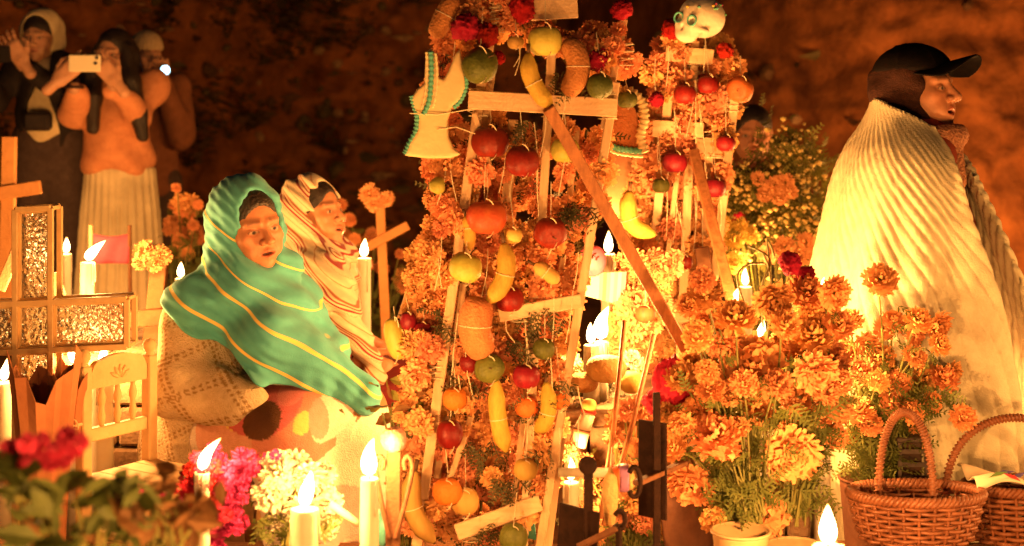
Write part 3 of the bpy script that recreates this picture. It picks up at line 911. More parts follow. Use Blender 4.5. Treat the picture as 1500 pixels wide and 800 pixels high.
# ---- seated woman in the striped cream shawl
def striped_woman():
    Y0 = 4.78; s = FPX / Y0; bx = W(470, 180, Y0).x
    root = thing('person', 'seated woman in cream shawl with dark red stripes looking up', 'person', (bx, Y0, 0))
    LX = lambda px: (px - 470) / s
    LZ = lambda py: CAMZ - (py - 180) / s
    hc = Vector((bx + LX(461), Y0, LZ(314)))
    HM = face_matrix(hc, 62, 9, 0, 1.0)
    parts = [make_head(HM, BROWN_SKIN, LIPS, h=.0028, mouth=.006, nose=1.08, squint=.6)]
    hand_p = Vector((bx + LX(556), Y0 - .20, LZ(523)))
    def body(X, Yy, Z):
        x = X - bx; y = Yy - Y0
        d = chain(x, y, Z, [(-.06, .02, .36), (-.04, .02, .58), (-.02, 0, .76)], [.15, .135, .12], .05)
        d = smin(d, cap(x, y, Z, (.02, -.16, .79), (-.05, .16, .79), .05), .05)
        d = smin(d, chain(x, y, Z, [(.02, -.16, .78), (.04, -.22, .60), tuple(hand_p - Vector((bx, Y0, 0)) - Vector((.06, -.01, -.03)))], [.05, .043, .03], .02), .02)
        d = smin(d, chain(x, y, Z, [(-.04, .17, .78), (.04, .2, .58), (.2, .08, .52)], [.05, .04, .032], .02), .02)
        for q in (-1, 1):
            d = smin(d, chain(x, y, Z, [(-.04, q * .09, .36), (.34, q * .11 - .05, .40), (.36, q * .11 - .05, .07)], [.09, .065, .045], .03), .03)
            d = smin(d, cap(x, y, Z, (.35, q * .11 - .05, .045), (.47, q * .12 - .06, .04), .036, .028), .02)
        return d
    V, Q = nets(body, (bx - .3, Y0 - .4, 0), (bx + .6, Y0 + .35, .95), .011)
    parts.append((V, Q, np.tile(np.array(BROWN_SKIN, np.float32), (len(V), 1))))
    HMx = Matrix.Translation(hand_p) @ Matrix.Rotation(R(112), 4, 'Y') @ Matrix.Rotation(R(170), 4, 'Z')
    parts.append(hand_mesh(HMx, BROWN_SKIN, .35, .08, .4))
    V, Q, C = join(parts)
    put('body', V, Q, SKIN, root, attrs={'Col': C})
    hair_cap(root, HM, (hc.x - .14, hc.y - .14, hc.z - .12), (hc.x + .14, hc.y + .14, hc.z + .15), .0045)
    BL = mat('plaid_blouse', (.34, .035, .03), (.16, .02, .015), rough=.8, scale=30, bump=.2)
    def torso(x, y, z, g=0.):
        d = chain(x, y, z, [(-.06, .02, .34), (-.04, .02, .56), (-.02, 0, .74)], [.18, .16, .125], .06)
        d = smin(d, cap(x, y, z, (.02, -.15, .775), (-.05, .15, .775), .075), .06)
        return d - g
    def blouse(X, Yy, Z):
        x = X - bx; y = Yy - Y0
        d = torso(x, y, Z)
        d = smin(d, chain(x, y, Z, [(.02, -.16, .77), (.035, -.22, .61), (.075, -.23, .575)], [.07, .068, .062], .03), .03)
        return smax(d, .35 - Z, .02) + folds(x, y, Z, .6, 30)
    def blouse_col(V):
        x = V[:, 0] - bx; y = V[:, 1] - Y0; z = V[:, 2]
        C = np.tile(np.array((.34, .03, .03), np.float32), (len(V), 1))
        p = (z - .3 * x) / .034 % 1
        C[p < .22] = (.05, .015, .02); C[(p > .4) & (p < .5)] = (.55, .30, .12)
        q = (x * .8 + y) / .05 % 1
        C[(q < .16)] *= .45
        return C
    BLM = mat('plaid_weave', (1, 1, 1), (.85, .82, .8), rough=.9, scale=40, bump=.3, attr='Col')
    put_sdf('blouse', blouse, (bx - .32, Y0 - .36, .3), (bx + .35, Y0 + .32, .93), .006, BLM, root, col=blouse_col)
    SK = mat('wine_skirt', (.20, .02, .02), (.11, .012, .012), rough=.9, scale=18, bump=.3)
    def skirt(X, Yy, Z):
        x = X - bx; y = Yy - Y0; d = None
        for q in (-1, 1):
            c = chain(x, y, Z, [(-.06, q * .09, .36), (.34, q * .11 - .05, .42), (.37, q * .11 - .05, .14)], [.15, .11, .13], .05)
            d = c if d is None else smin(d, c, .1)
        return smax(d, .06 - Z, .02) + folds(x, y, Z, 1.2, 28, 1)
    put_sdf('skirt', skirt, (bx - .3, Y0 - .4, .02), (bx + .6, Y0 + .3, .62), .009, SK, root)
    def shawl(X, Yy, Z):
        x = X - bx; y = Yy - Y0
        lx, ly, lz = to_local(X, Yy, Z, HM)
        d = ell(lx, ly, lz, (0, -.022, .022), (.098, .116, .118))
        d = smin(d, cap(lx, ly, lz, (0, -.04, -.04), (0, -.03, -.17), .1, .125), .06)
        d = smin(d, cap(lx, ly, lz, (.06, .02, -.135), (-.06, .05, -.14), .045), .04)
        dr = torso(x, y, Z, .02)
        dr = smin(dr, chain(x, y, Z, [(.01, -.15, .78), (.05, -.21, .70), (.10, -.22, .62)], [.10, .095, .07], .04), .05)
        dr = smax(dr, .705 - .25 * x - Z + .012 * np.sin(20 * x), .015)
        tail = chain(x, y, Z, [(.02, -.20, .74), (.11, -.235, .66), (.17, -.24, .58), (.215, -.235, .49)], [.06, .045, .036, .028], .03)
        d = smin(smin(d, dr, .06), tail, .03)
        d = smax(d, -ell(lx, ly, lz, (0, .108, .006), (.094, .124, .114)), .012)
        d = d + .0055 * np.sin(85 * (Z + .5 * x) + 2 * np.sin(12 * x - 5 * y)) + .003 * np.sin(140 * (Z + .8 * x + .3 * y))
        return d
    def pat(V):
        x = V[:, 0] - bx; y = V[:, 1] - Y0; z = V[:, 2]
        return ((z * .95 + .75 * x - .25 * y + .004 * np.sin(30 * x)) % .082)
    RS = (.24, .03, .03)
    SH = stripes_mat('cream_striped_shawl', (.66, .54, .36), (.54, .42, .26), [(.012, .0034, RS), (.024, .0022, RS), (.034, .0034, (.30, .10, .05)), (.062, .0016, (.42, .20, .10))])
    put_sdf('shawl', shawl, (bx - .32, Y0 - .36, .40), (bx + .36, Y0 + .32, 1.16), .0048, SH, root, attr=pat)
    st = thing('stool', 'low wooden stool under the woman in the striped shawl', 'stool', (bx - .05, Y0, 0))
    WD = mat('rough_pine', (.55, .33, .15), (.40, .22, .09), rough=.8, scale=12, bump=.2, bscale=80)
    m = MB(); m.box((bx - .05, Y0, .245), (.28, .28, .03), None, .005); m.build('seat', WD, st)
    for a in (-1, 1):
        for b in (-1, 1):
            m = MB(); m.bar((bx - .05 + a * .11, Y0 + b * .11, .23), (bx - .05 + a * .13, Y0 + b * .13, -.02), .03, .03); m.build('leg', WD, st)
striped_woman()

# ---- people taking pictures with their phones
PHOTO_SKIN = (.56, .30, .18)
def standing_body(x, y, Z, H, arms):
    """H: height of the crown above the ground; arms: [(shoulder, elbow, wrist)]; x to the right, y away"""
    k = H / 1.7
    d = chain(x, y, Z, [(0, 0, .95 * k), (0, .0, 1.12 * k), (0, .01, 1.32 * k)], [.112 * k, .108 * k, .115 * k], .05)
    d = smin(d, cap(x, y, Z, (-.15 * k, .01, 1.40 * k), (.15 * k, .01, 1.40 * k), .048), .06)
    d = smin(d, cap(x, y, Z, (0, .01, 1.38 * k), (0, 0, 1.52 * k), .05), .03)
    for a in arms: d = smin(d, chain(x, y, Z, a, [.048, .04, .028], .02), .03)
    for q in (-1, 1):
        d = smin(d, chain(x, y, Z, [(q * .085 * k, 0, .88 * k), (q * .09 * k, -.01, .48 * k), (q * .09 * k, .01, .08)], [.085, .058, .042], .03), .03)
        d = smin(d, cap(x, y, Z, (q * .09 * k, .02, .045), (q * .1 * k, -.13, .035), .038, .03), .02)
    return d

def hooded_photographer():
    Y0 = 6.9; s = FPX / Y0; bx = W(76, 180, Y0).x; g = ground_z(bx, Y0)
    root = thing('person', 'young person in dark jacket and pale hood holding up a dark phone', 'person', (bx, Y0, g), 'people taking pictures')
    LX = lambda px: (px - 76) / s
    LZ = lambda py: CAMZ - (py - 180) / s
    H = LZ(22) - g
    hc = Vector((bx + LX(62), Y0 - .03, LZ(54)))
    HM = face_matrix(hc, -4, -8, 0, .98)
    wl = Vector((LX(20), -.36, LZ(104))); wr = Vector((LX(68), -.34, LZ(100)))
    arms = [((-.16, .01, LZ(98)), (-.24, -.14, LZ(150)), tuple(wl)), ((.16, .01, LZ(98)), (.17, -.17, LZ(150)), tuple(wr))]
    parts = [make_head(HM, PHOTO_SKIN, (.5, .18, .13), h=.0032, mouth=.002)]
    def body(X, Yy, Z): return standing_body(X - bx, Yy - Y0, Z - g, H, [[(p[0], p[1], p[2] - g) for p in a] for a in arms])
    V, Q = nets(body, (bx - .4, Y0 - .5, g), (bx + .4, Y0 + .3, g + 1.62), .013)
    parts.append((V, Q, np.tile(np.array(PHOTO_SKIN, np.float32), (len(V), 1))))
    o = Vector((bx, Y0, 0))
    ph_c = o + Vector((LX(43), -.462, LZ(88)))
    parts.append(hand_mesh(Matrix.Translation(o + wl + Vector((.0, -.08, .05))) @ Matrix.Rotation(R(50), 4, 'Y'), PHOTO_SKIN, .25, .16, .6, .0034, -1))
    parts.append(hand_mesh(Matrix.Translation(o + wr + Vector((.01, -.10, .05))) @ Matrix.Rotation(R(-35), 4, 'Y'), PHOTO_SKIN, .25, .16, .6, .0034, 1))
    V, Q, C = join(parts)
    put('body', V, Q, SKIN, root, attrs={'Col': C})
    hair_cap(root, HM, (hc.x - .14, hc.y - .14, hc.z - .12), (hc.x + .14, hc.y + .14, hc.z + .15), .005, fringe=.02)
    PALE = mat('pale_sweatshirt', (.72, .58, .34), (.60, .46, .26), rough=.95, scale=30, bump=.3)
    def hood(X, Yy, Z):
        x, y, z = to_local(X, Yy, Z, HM)
        d = ell(x, y, z, (0, -.03, .015), (.108, .118, .125))
        d = smin(d, cap(x, y, z, (0, -.05, -.08), (0, -.05, -.2), .09, .11), .05)
        d = smax(d, -ell(x, y, z, (0, .10, .0), (.086, .13, .118)), .012)
        return d + .002 * np.sin(70 * (z + y))
    put_sdf('hood', hood, (hc.x - .2, hc.y - .2, hc.z - .27), (hc.x + .2, hc.y + .2, hc.z + .16), .006, PALE, root)
    def shirt(X, Yy, Z):
        x = X - bx; y = Yy - Y0; z = Z
        d = chain(x, y, z, [(0, 0, LZ(205)), (0, .0, LZ(160)), (0, .01, LZ(115))], [.145, .135, .125], .05)
        return smax(d, LZ(226) - z, .015) + folds(x, y, z, .5)
    sh = put_sdf('shirt', shirt, (bx - .25, Y0 - .25, LZ(235)), (bx + .25, Y0 + .25, LZ(85)), .009, PALE, root)
    JK = mat('charcoal_jacket', (.012, .008, .008), (.022, .014, .012), rough=.8, scale=25, bump=.3)
    def jacket(X, Yy, Z):
        x = X - bx; y = Yy - Y0; z = Z
        d = chain(x, y, z, [(0, 0, LZ(200)), (0, .0, LZ(160)), (0, .01, LZ(118))], [.165, .158, .15], .05)
        d = smin(d, cap(x, y, z, (-.15, .01, LZ(104)), (.15, .01, LZ(104)), .075), .05)
        op = np.abs(x + .01) - (.032 + .07 * np.clip((LZ(120) - z) / .35, 0, 1))
        d = smax(d, -smax(op, y + .02, .01), .012)
        d = smax(d, LZ(232) - z, .015)
        for a in arms:
            w = tuple(Vector(a[1]).lerp(Vector(a[2]), .88))
            d = smin(d, chain(x, y, z, [a[0], a[1], w], [.072, .062, .046], .03), .03)
        return d + folds(x, y, z, 1.0, 30, 3)
    put_sdf('jacket', jacket, (bx - .42, Y0 - .48, LZ(240)), (bx + .4, Y0 + .28, LZ(70)), .009, JK, root)
    BG = mat('black_bag', (.015, .010, .010), (.03, .02, .018), rough=.6, scale=20)
    m = MB(); m.box((bx + LX(76), Y0 - .205, LZ(178)), (.13, .06, .09), None, .016); m.build('waist_bag', BG, root)
    TR = mat('dark_jeans', (.05, .03, .025), (.08, .05, .04), rough=.9, scale=30, bump=.3)
    def trousers(X, Yy, Z):
        x = X - bx; y = Yy - Y0; d = None
        for q in (-1, 1):
            c = chain(x, y, Z, [(q * .06, 0, LZ(208)), (q * .09, -.01, g + .48), (q * .09, .01, g + .1)], [.135, .095, .075], .03)
            d = c if d is None else smin(d, c, .02)
        d = smin(d, ell(x, y, Z, (0, 0, LZ(236)), (.175, .15, .20)), .04)
        return smax(d, g + .05 - Z, .01) + folds(x, y, Z, .8, 30)
    put_sdf('trousers', trousers, (bx - .28, Y0 - .22, g), (bx + .28, Y0 + .25, LZ(165)), .011, TR, root)
    ph = thing('smartphone', 'dark smartphone held sideways by the person in the pale hood', 'phone', ph_c, 'phones held up for pictures')
    PH = mat('phone_black', (.02, .016, .016), rough=.3); LN = mat('phone_lens', (.05, .05, .06), rough=.1)
    m = MB(); m.box(ph_c, (.145, .009, .072), Matrix.Rotation(R(-6), 3, 'Y'), .003); bd = m.build('case', PH, ph)
    m = MB(); m.box(ph_c + Vector((-.05, -.006, .02)), (.026, .004, .026), None, .001); m.build('camera_bump', LN, ph)
hooded_photographer()

def sweater_photographer():
    Y0 = 6.75; s = FPX / Y0; bx = W(176, 180, Y0).x; g = ground_z(bx, Y0)
    root = thing('person', 'person with long black hair in orange sweater and pale pleated skirt', 'person', (bx, Y0, g), 'people taking pictures')
    LX = lambda px: (px - 176) / s
    LZ = lambda py: CAMZ - (py - 180) / s
    H = LZ(44) - g
    hc = Vector((bx + LX(173), Y0 - .06, LZ(80)))
    HM = face_matrix(hc, -12, -6, 0, .98)
    o = Vector((bx, Y0, 0))
    wl = Vector((LX(143), -.36, LZ(131))); wr = Vector((LX(194), -.34, LZ(131)))
    arms = [((-.15, .01, LZ(125)), (LX(120), -.12, LZ(168)), tuple(wl)), ((.15, .01, LZ(125)), (LX(216), -.12, LZ(170)), tuple(wr))]
    parts = [make_head(HM, PHOTO_SKIN, (.5, .18, .13), h=.0032, mouth=.002)]
    def body(X, Yy, Z): return standing_body(X - bx, Yy - Y0, Z - g, H, [[(p[0], p[1], p[2] - g) for p in a] for a in arms])
    V, Q = nets(body, (bx - .4, Y0 - .5, g), (bx + .4, Y0 + .3, g + 1.55), .013)
    parts.append((V, Q, np.tile(np.array(PHOTO_SKIN, np.float32), (len(V), 1))))
    ph_c = o + Vector((LX(168), -.475, LZ(99)))
    parts.append(hand_mesh(Matrix.Translation(o + wl + Vector((-.01, -.085, .06))) @ Matrix.Rotation(R(48), 4, 'Y'), PHOTO_SKIN, .22, .1, .6, .0034, -1))
    parts.append(hand_mesh(Matrix.Translation(o + wr + Vector((.012, -.10, .06))) @ Matrix.Rotation(R(-40), 4, 'Y'), PHOTO_SKIN, .22, .1, .6, .0034, 1))
    V, Q, C = join(parts)
    put('body', V, Q, SKIN, root, attrs={'Col': C})
    def long_hair(x, y, z):
        d = chain(x, y, z, [(.075, .0, .02), (.098, .06, -.10), (.10, .11, -.19)], [.035, .044, .03], .03)
        d = smin(d, chain(x, y, z, [(-.072, .02, .02), (-.11, .08, -.13), (-.165, .12, -.27), (-.19, .13, -.38)], [.035, .05, .042, .03], .03), .02)
        d = smin(d, chain(x, y, z, [(0, -.08, 0), (0, -.10, -.15), (0, -.10, -.36)], [.08, .085, .06], .03), .03)
        return smin(d, chain(x, y, z, [(.06, .05, -.08), (.05, .13, -.2), (.04, .17, -.34)], [.02, .036, .03], .03), .02)
    hair_cap(root, HM, (hc.x - .26, hc.y - .26, hc.z - .48), (hc.x + .26, hc.y + .26, hc.z + .15), .006, fringe=.0, length=long_hair)
    SW = mat('coral_sweater', (.74, .32, .15), (.58, .22, .10), rough=.95, scale=30, bump=.8, bscale=150)
    def sweater(X, Yy, Z):
        x = X - bx; y = Yy - Y0; z = Z
        d = chain(x, y, z, [(-.01, 0, LZ(228)), (0, .0, LZ(180)), (0, .01, LZ(142))], [.165, .145, .135], .05)
        d = smin(d, cap(x, y, z, (-.14, .01, LZ(128)), (.14, .01, LZ(128)), .075), .05)
        d = smax(d, LZ(252) - z, .02)
        for a in arms:
            w = tuple(Vector(a[1]).lerp(Vector(a[2]), .86))
            d = smin(d, chain(x, y, z, [a[0], a[1], w], [.07, .062, .042], .03), .03)
        return d + folds(x, y, z, 2.0, 34, 5)
    put_sdf('sweater', sweater, (bx - .42, Y0 - .48, LZ(262)), (bx + .42, Y0 + .28, LZ(95)), .008, SW, root)
    SKT = mat('pale_pleated_cotton', (.70, .58, .36), (.58, .47, .28), rough=.9, scale=14, bump=.2)
    def skirt(X, Yy, Z):
        x = X - bx; y = Yy - Y0; z = Z
        t = np.clip((LZ(246) - z) / .6, 0, 1.2)
        rr = .165 + .045 * t
        ang = np.arctan2(y, x)
        d = np.sqrt(x ** 2 + (y * 1.25) ** 2) - rr - .009 * np.sin(ang * 26 + .4 * np.sin(z * 6)) * np.clip(t * 3, 0.3, 1)
        return smax(smax(d, z - LZ(244), .02), g + .16 - z, .02)
    put_sdf('skirt', skirt, (bx - .3, Y0 - .3, g + .1), (bx + .3, Y0 + .3, LZ(240)), .0075, SKT, root)
    BR = mat('dark_bracelet', (.04, .02, .015), rough=.4)
    m = MB(); c = o + wl + Vector((0, 0, .0)); m.tube([c + Vector((.036 * math.cos(a), .034 * math.sin(a), 0)) for a in np.linspace(0, 6.283, 17)[:-1]], .007, 6, True); m.build('bracelet', BR, root, smooth=True)
    ph = thing('smartphone', 'pale smartphone held sideways by the person with long black hair', 'phone', ph_c, 'phones held up for pictures')
    PH = mat('phone_cream', (.80, .70, .48), rough=.35); LN = mat('phone_lens', (.05, .05, .06), rough=.1)
    m = MB(); m.box(ph_c, (.142, .009, .075), None, .004); m.build('case', PH, ph)
    for q in (-1, 1):
        m = MB(); m.lathe([(.008, 0), (.008, .003), (.005, .004), (0, .004)], ph_c + Vector((.052 + q * .003, -.0045, .012 * q + .012)), Matrix.Rotation(R(90), 3, 'X'), 14)
        m.build('lens', LN, ph)
sweater_photographer()

def background_people():
    # someone in an orange jacket behind the skirt wearer, with a cold white light in the hand
    Y0 = 7.7; s = FPX / Y0; bx = W(217, 180, Y0).x; g = ground_z(bx, Y0)
    root = thing('person', 'blurred person in rust jacket and pale cap holding a small cold white light', 'person', (bx, Y0, g))
    LZ = lambda py: CAMZ - (py - 180) / s
    H = LZ(50) - g; hc = Vector((bx, Y0 - .02, LZ(82)))
    HM = face_matrix(hc, 35, -5, 0, .95)
    parts = [make_head(HM, PHOTO_SKIN, (.5, .18, .13), h=.0042, mouth=.002)]
    arm = [((.15, .01, H * .82), (.2, -.1, H * .66), (.13, -.22, LZ(112) - g))]
    def body(X, Yy, Z): return standing_body(X - bx, Yy - Y0, Z - g, H, arm + [[(-.15, .01, H * .82), (-.2, 0, H * .62), (-.17, -.08, H * .48)]])
    V, Q = nets(body, (bx - .4, Y0 - .4, g), (bx + .4, Y0 + .3, g + H), .014)
    parts.append((V, Q, np.tile(np.array(PHOTO_SKIN, np.float32), (len(V), 1))))
    hp = Vector((bx + .13, Y0 - .23, LZ(108)))
    parts.append(hand_mesh(Matrix.Translation(hp) @ Matrix.Rotation(R(180), 4, 'Z'), PHOTO_SKIN, .9, .08, .8, .004))
    V, Q, C = join(parts); put('body', V, Q, SKIN, root, attrs={'Col': C})
    RJ = mat('rust_jacket', (.22, .08, .035), (.14, .05, .02), rough=.9, scale=20, bump=.3)
    def jacket(X, Yy, Z):
        x = X - bx; y = Yy - Y0; z = Z - g
        d = chain(x, y, z, [(0, 0, H * .5), (0, 0, H * .66), (0, .01, H * .78)], [.16, .15, .14], .05)
        d = smin(d, cap(x, y, z, (-.15, .01, H * .82), (.15, .01, H * .82), .075), .05)
        d = smin(d, chain(x, y, z, [arm[0][0], arm[0][1], tuple(Vector(arm[0][1]).lerp(Vector(arm[0][2]), .85))], [.08, .07, .05], .03), .03)
        d = smin(d, chain(x, y, z, [(-.15, .01, H * .82), (-.2, 0, H * .62), (-.17, -.08, H * .5)], [.08, .07, .05], .03), .03)
        return smax(d, H * .46 - z, .02) + folds(x, y, z, 1, 28)
    put_sdf('jacket', jacket, (bx - .4, Y0 - .4, g + H * .42), (bx + .4, Y0 + .3, g + H * .92), .011, RJ, root)
    TR = mat('dark_jeans', (.05, .03, .025), (.08, .05, .04))
    def tro(X, Yy, Z):
        x = X - bx; y = Yy - Y0; z = Z - g; d = None
        for q in (-1, 1):
            c = chain(x, y, z, [(q * .07, 0, H * .5), (q * .09, -.01, .48), (q * .09, .01, .1)], [.115, .088, .07], .03)
            d = c if d is None else smin(d, c, .02)
        return smax(d, .05 - z, .01)
    put_sdf('trousers', tro, (bx - .28, Y0 - .2, g), (bx + .28, Y0 + .2, g + H * .62), .013, TR, root)
    KC = mat('pale_knit', (.62, .46, .26), (.45, .32, .18), scale=60, bump=.5)
    def kcap(X, Yy, Z):
        x, y, z = to_local(X, Yy, Z, HM)
        d = ell(x, y, z, (0, -.015, .045), (.09, .108, .10)); return smax(d, .035 - z, .012) + .002 * np.sin(np.arctan2(y, x) * 24)
    put_sdf('cap', kcap, (hc.x - .14, hc.y - .14, hc.z), (hc.x + .14, hc.y + .14, hc.z + .17), .005, KC, root)
    fl = thing('torch', 'small torch shining cold white beside the long-haired person', 'torch', hp + Vector((0, -.05, 0)))
    TB = mat('torch_body', (.05, .05, .05), rough=.4)
    m = MB(); RX = Matrix.Rotation(R(90), 3, 'X'); a = W(243, 103, Y0 - .3)
    ORIGIN[fl.name] = a.copy(); fl.location = a
    m.lathe([(.012, -.09), (.012, -.02), (.026, 0), (.026, .012)], a, RX, 16); m.build('barrel', TB, fl, smooth=True)
    em = bpy.data.materials.new('cold_light'); em.use_nodes = True; b = em.node_tree.nodes['Principled BSDF']
    b.inputs['Emission Color'].default_value = (.45, .85, 1, 1); b.inputs['Emission Strength'].default_value = 6
    m = MB(); m.lathe([(.023, .013), (.016, .017), (0, .019)], a, RX, 16); m.build('lens', em, fl, smooth=True)
    # a face in the dark beyond the pale flowers
    Y0 = 5.8; s = FPX / Y0; bx = W(1100, 180, Y0).x; g = ground_z(bx, Y0)
    root = thing('person', 'crouching person with dark hair in the gloom behind the pale flower bush', 'person', (bx, Y0, g))
    LZ = lambda py: CAMZ - (py - 180) / s
    hc = Vector((bx + (1103 - 1100) / s, Y0, LZ(196)))
    HM = face_matrix(hc, -10, -6, 0, .95)
    parts = [make_head(HM, BROWN_SKIN, LIPS, h=.004, mouth=.003)]
    def body2(X, Yy, Z):
        x = X - bx; y = Yy - Y0
        d = chain(x, y, Z, [(0, .1, g + .35), (0, .08, g + .6), (0, .02, hc.z - .22)], [.15, .14, .12], .05)
        d = smin(d, cap(x, y, Z, (-.16, .02, hc.z - .2), (.16, .02, hc.z - .2), .05), .05)
        for q in (-1, 1):
            d = smin(d, chain(x, y, Z, [(q * .16, .02, hc.z - .21), (q * .22, -.06, hc.z - .46), (q * .1, -.22, hc.z - .55)], [.05, .042, .034], .02), .02)
            d = smin(d, chain(x, y, Z, [(q * .1, .08, g + .32), (q * .16, -.26, g + .42), (q * .13, -.05, g + .06)], [.09, .065, .045], .03), .03)
        return d
    V, Q = nets(body2, (bx - .35, Y0 - .4, g), (bx + .35, Y0 + .35, hc.z - .06), .014)
    parts.append((V, Q, np.tile(np.array(BROWN_SKIN, np.float32), (len(V), 1))))
    V, Q, C = join(parts); put('body', V, Q, SKIN, root, attrs={'Col': C})
    hair_cap(root, HM, (hc.x - .14, hc.y - .14, hc.z - .12), (hc.x + .14, hc.y + .14, hc.z + .15), .006, fringe=-.0)
    DK = mat('black_coat', (.018, .012, .012), (.03, .02, .018), scale=20)
    def coat(X, Yy, Z): return smax(body2(X, Yy, Z) - .028, Z - (hc.z - .14), .02) + folds(X, Yy, Z, .8)
    put_sdf('coat', coat, (bx - .4, Y0 - .45, g), (bx + .4, Y0 + .4, hc.z - .06), .012, DK, root)
background_people()
# ================================================================== flowers
PETAL = mat('marigold_petal', (.93, .37, .13), (.95, .49, .21), rough=.75, scale=25, spec=.15, translucent=.2, hue_var=.012, val_var=.25)
PETAL_DRY = mat('garland_petal', (.92, .37, .15), (.95, .49, .23), rough=.8, scale=25, spec=.1, translucent=.15, hue_var=.018, val_var=.25)  # garland heads, close to the bouquet petal colour
LEAFG = mat('marigold_green', (.085, .11, .022), (.14, .15, .035), rough=.7, scale=40, translucent=.25)
DRYG = mat('dried_sprig', (.055, .055, .02), (.11, .085, .03), rough=.8, scale=40)
CRIM = mat('cockscomb_crimson', (.50, .012, .028), (.30, .006, .015), rough=.8, scale=60, bump=.6, bscale=160, spec=.2, hue_var=.012, val_var=.2)
MAGE = mat('cockscomb_magenta', (.62, .035, .20), (.42, .015, .10), rough=.8, scale=60, bump=.6, bscale=160, spec=.2)
PINKP = mat('pink_petal', (.80, .09, .20), (.66, .05, .13), rough=.7, scale=30, translucent=.2)
WHITEP = mat('white_petal', (.80, .74, .58), (.70, .60, .42), rough=.7, scale=30, translucent=.2)

def petal_ball(name, seed, layers, petal, mats, dome=.9, calyx=True, cup=.25):
    """a double flower head, radius about 1, looking along +z"""
    rr = random.Random(seed); m = MB()
    for n, el, L, w in layers:
        for k in range(n):
            a = 2 * math.pi * (k + rr.uniform(-.35, .35)) / n; e = R(el + rr.uniform(-9, 9))
            d = Vector((math.cos(a) * math.cos(e), math.sin(a) * math.cos(e), math.sin(e) * dome))
            side = Vector((-math.sin(a), math.cos(a), 0)); up = d.cross(side).normalized() * -1
            L2 = L * rr.uniform(.85, 1.12); w2 = w * rr.uniform(.8, 1.2)
            b = d * L2 * .35; c = d * L2 * .78 + up * L2 * rr.uniform(-.02, .08)
            t = d * L2 + up * L2 * rr.uniform(-.16, .2) + side * rr.uniform(-.06, .06)
            m.add([b - side * w2 * .3, b + side * w2 * .3, c + side * w2 * .62 + up * cup * w2, c - side * w2 * .62 + up * cup * w2,
                   t + side * w2 * .30 - up * .05, t - side * w2 * .30 - up * rr.uniform(-.05, .12)], [(0, 1, 2, 3), (3, 2, 4, 5)])
    if calyx:
        m.cur = 1
        m.lathe([(.10, -.62), (.2, -.45), (.26, -.2), (.34, .02)], n=8)
    me = mesh_np(name, m.v, m.f, mats, smooth=False, midx=m.mi)
    return me
LAY = [(22, -16, 1.0, .20), (22, 0, 1.02, .20), (22, 14, 1.0, .20), (20, 28, .98, .20), (19, 42, .95, .19), (15, 56, .93, .19), (11, 69, .90, .18), (7, 81, .88, .17), (3, 90, .86, .16)]
MARI = [petal_ball('marigold', k, LAY, None, [PETAL, LEAFG]) for k in range(4)]
LAYG = [(18, -18, .96, .21), (18, 2, 1.0, .21), (17, 22, .98, .21), (15, 40, .96, .2), (12, 56, .94, .2), (9, 70, .92, .19), (4, 85, .9, .18)]
MARID = [petal_ball('garland_marigold', 20 + k, LAYG, None, [PETAL_DRY, LEAFG], calyx=False) for k in range(4)]
WMUM = [petal_ball('white_mum', 40 + k, LAY, None, [WHITEP, LEAFG]) for k in range(2)]
PMUM = [petal_ball('pink_bloom', 50 + k, LAYG, None, [PINKP, LEAFG]) for k in range(2)]

def comb_mesh(name, seed, mats):
    """velvety cockscomb: a lumpy crumpled head about 1 in radius"""
    rr = random.Random(seed); bm = bmesh.new()
    bmesh.ops.create_icosphere(bm, subdivisions=4, radius=1)
    for v in bm.verts:
        p = v.co.copy(); n1 = mnoise.noise(p * 2.2 + Vector((seed, 0, 0))); n2 = mnoise.noise(p * 5.5 + Vector((0, seed, 0))); n3 = abs(mnoise.noise(p * 10 + Vector((0, 0, seed))))
        v.co = p * (1 + .22 * n1 + .24 * n2 - .30 * n3); v.co.z *= .85
    V = [v.co.copy() for v in bm.verts]; bm.verts.index_update(); F = [tuple(v.index for v in f.verts) for f in bm.faces]; bm.free()
    return mesh_np(name, V, F, mats, smooth=True)
COMB = [comb_mesh('cockscomb', k, CRIM) for k in (1, 2, 3)]
LAYP = [(13, -30, .95, .22), (13, 0, 1.0, .22), (12, 25, 1.05, .2), (10, 48, 1.15, .18), (6, 68, 1.3, .15), (3, 84, 1.5, .12)]
COMBM = [petal_ball('plume_magenta', 80 + k, LAYP, None, [MAGE], calyx=False) for k in range(3)]
COMBW = [petal_ball('plume_wine', 85 + k, LAYP, None, [CRIM], calyx=False) for k in range(3)]

def aim(d, spin=0.):
    d = Vector(d).normalized(); return d.to_track_quat('Z', 'Y').to_matrix().to_4x4() @ Matrix.Rotation(spin, 4, 'Z')

def flower(name, me, parent, p, d, r, spin=0., squash=1.):
    o = bpy.data.objects.new(name, me); COL.objects.link(o); o.parent = parent
    o.matrix_local = Matrix.Translation(Vector(p) - ORIGIN[parent.name]) @ aim(d, spin) @ Matrix.Diagonal((r, r, r * squash, 1))
    ORIGIN[o.name] = Vector(p)
    return o

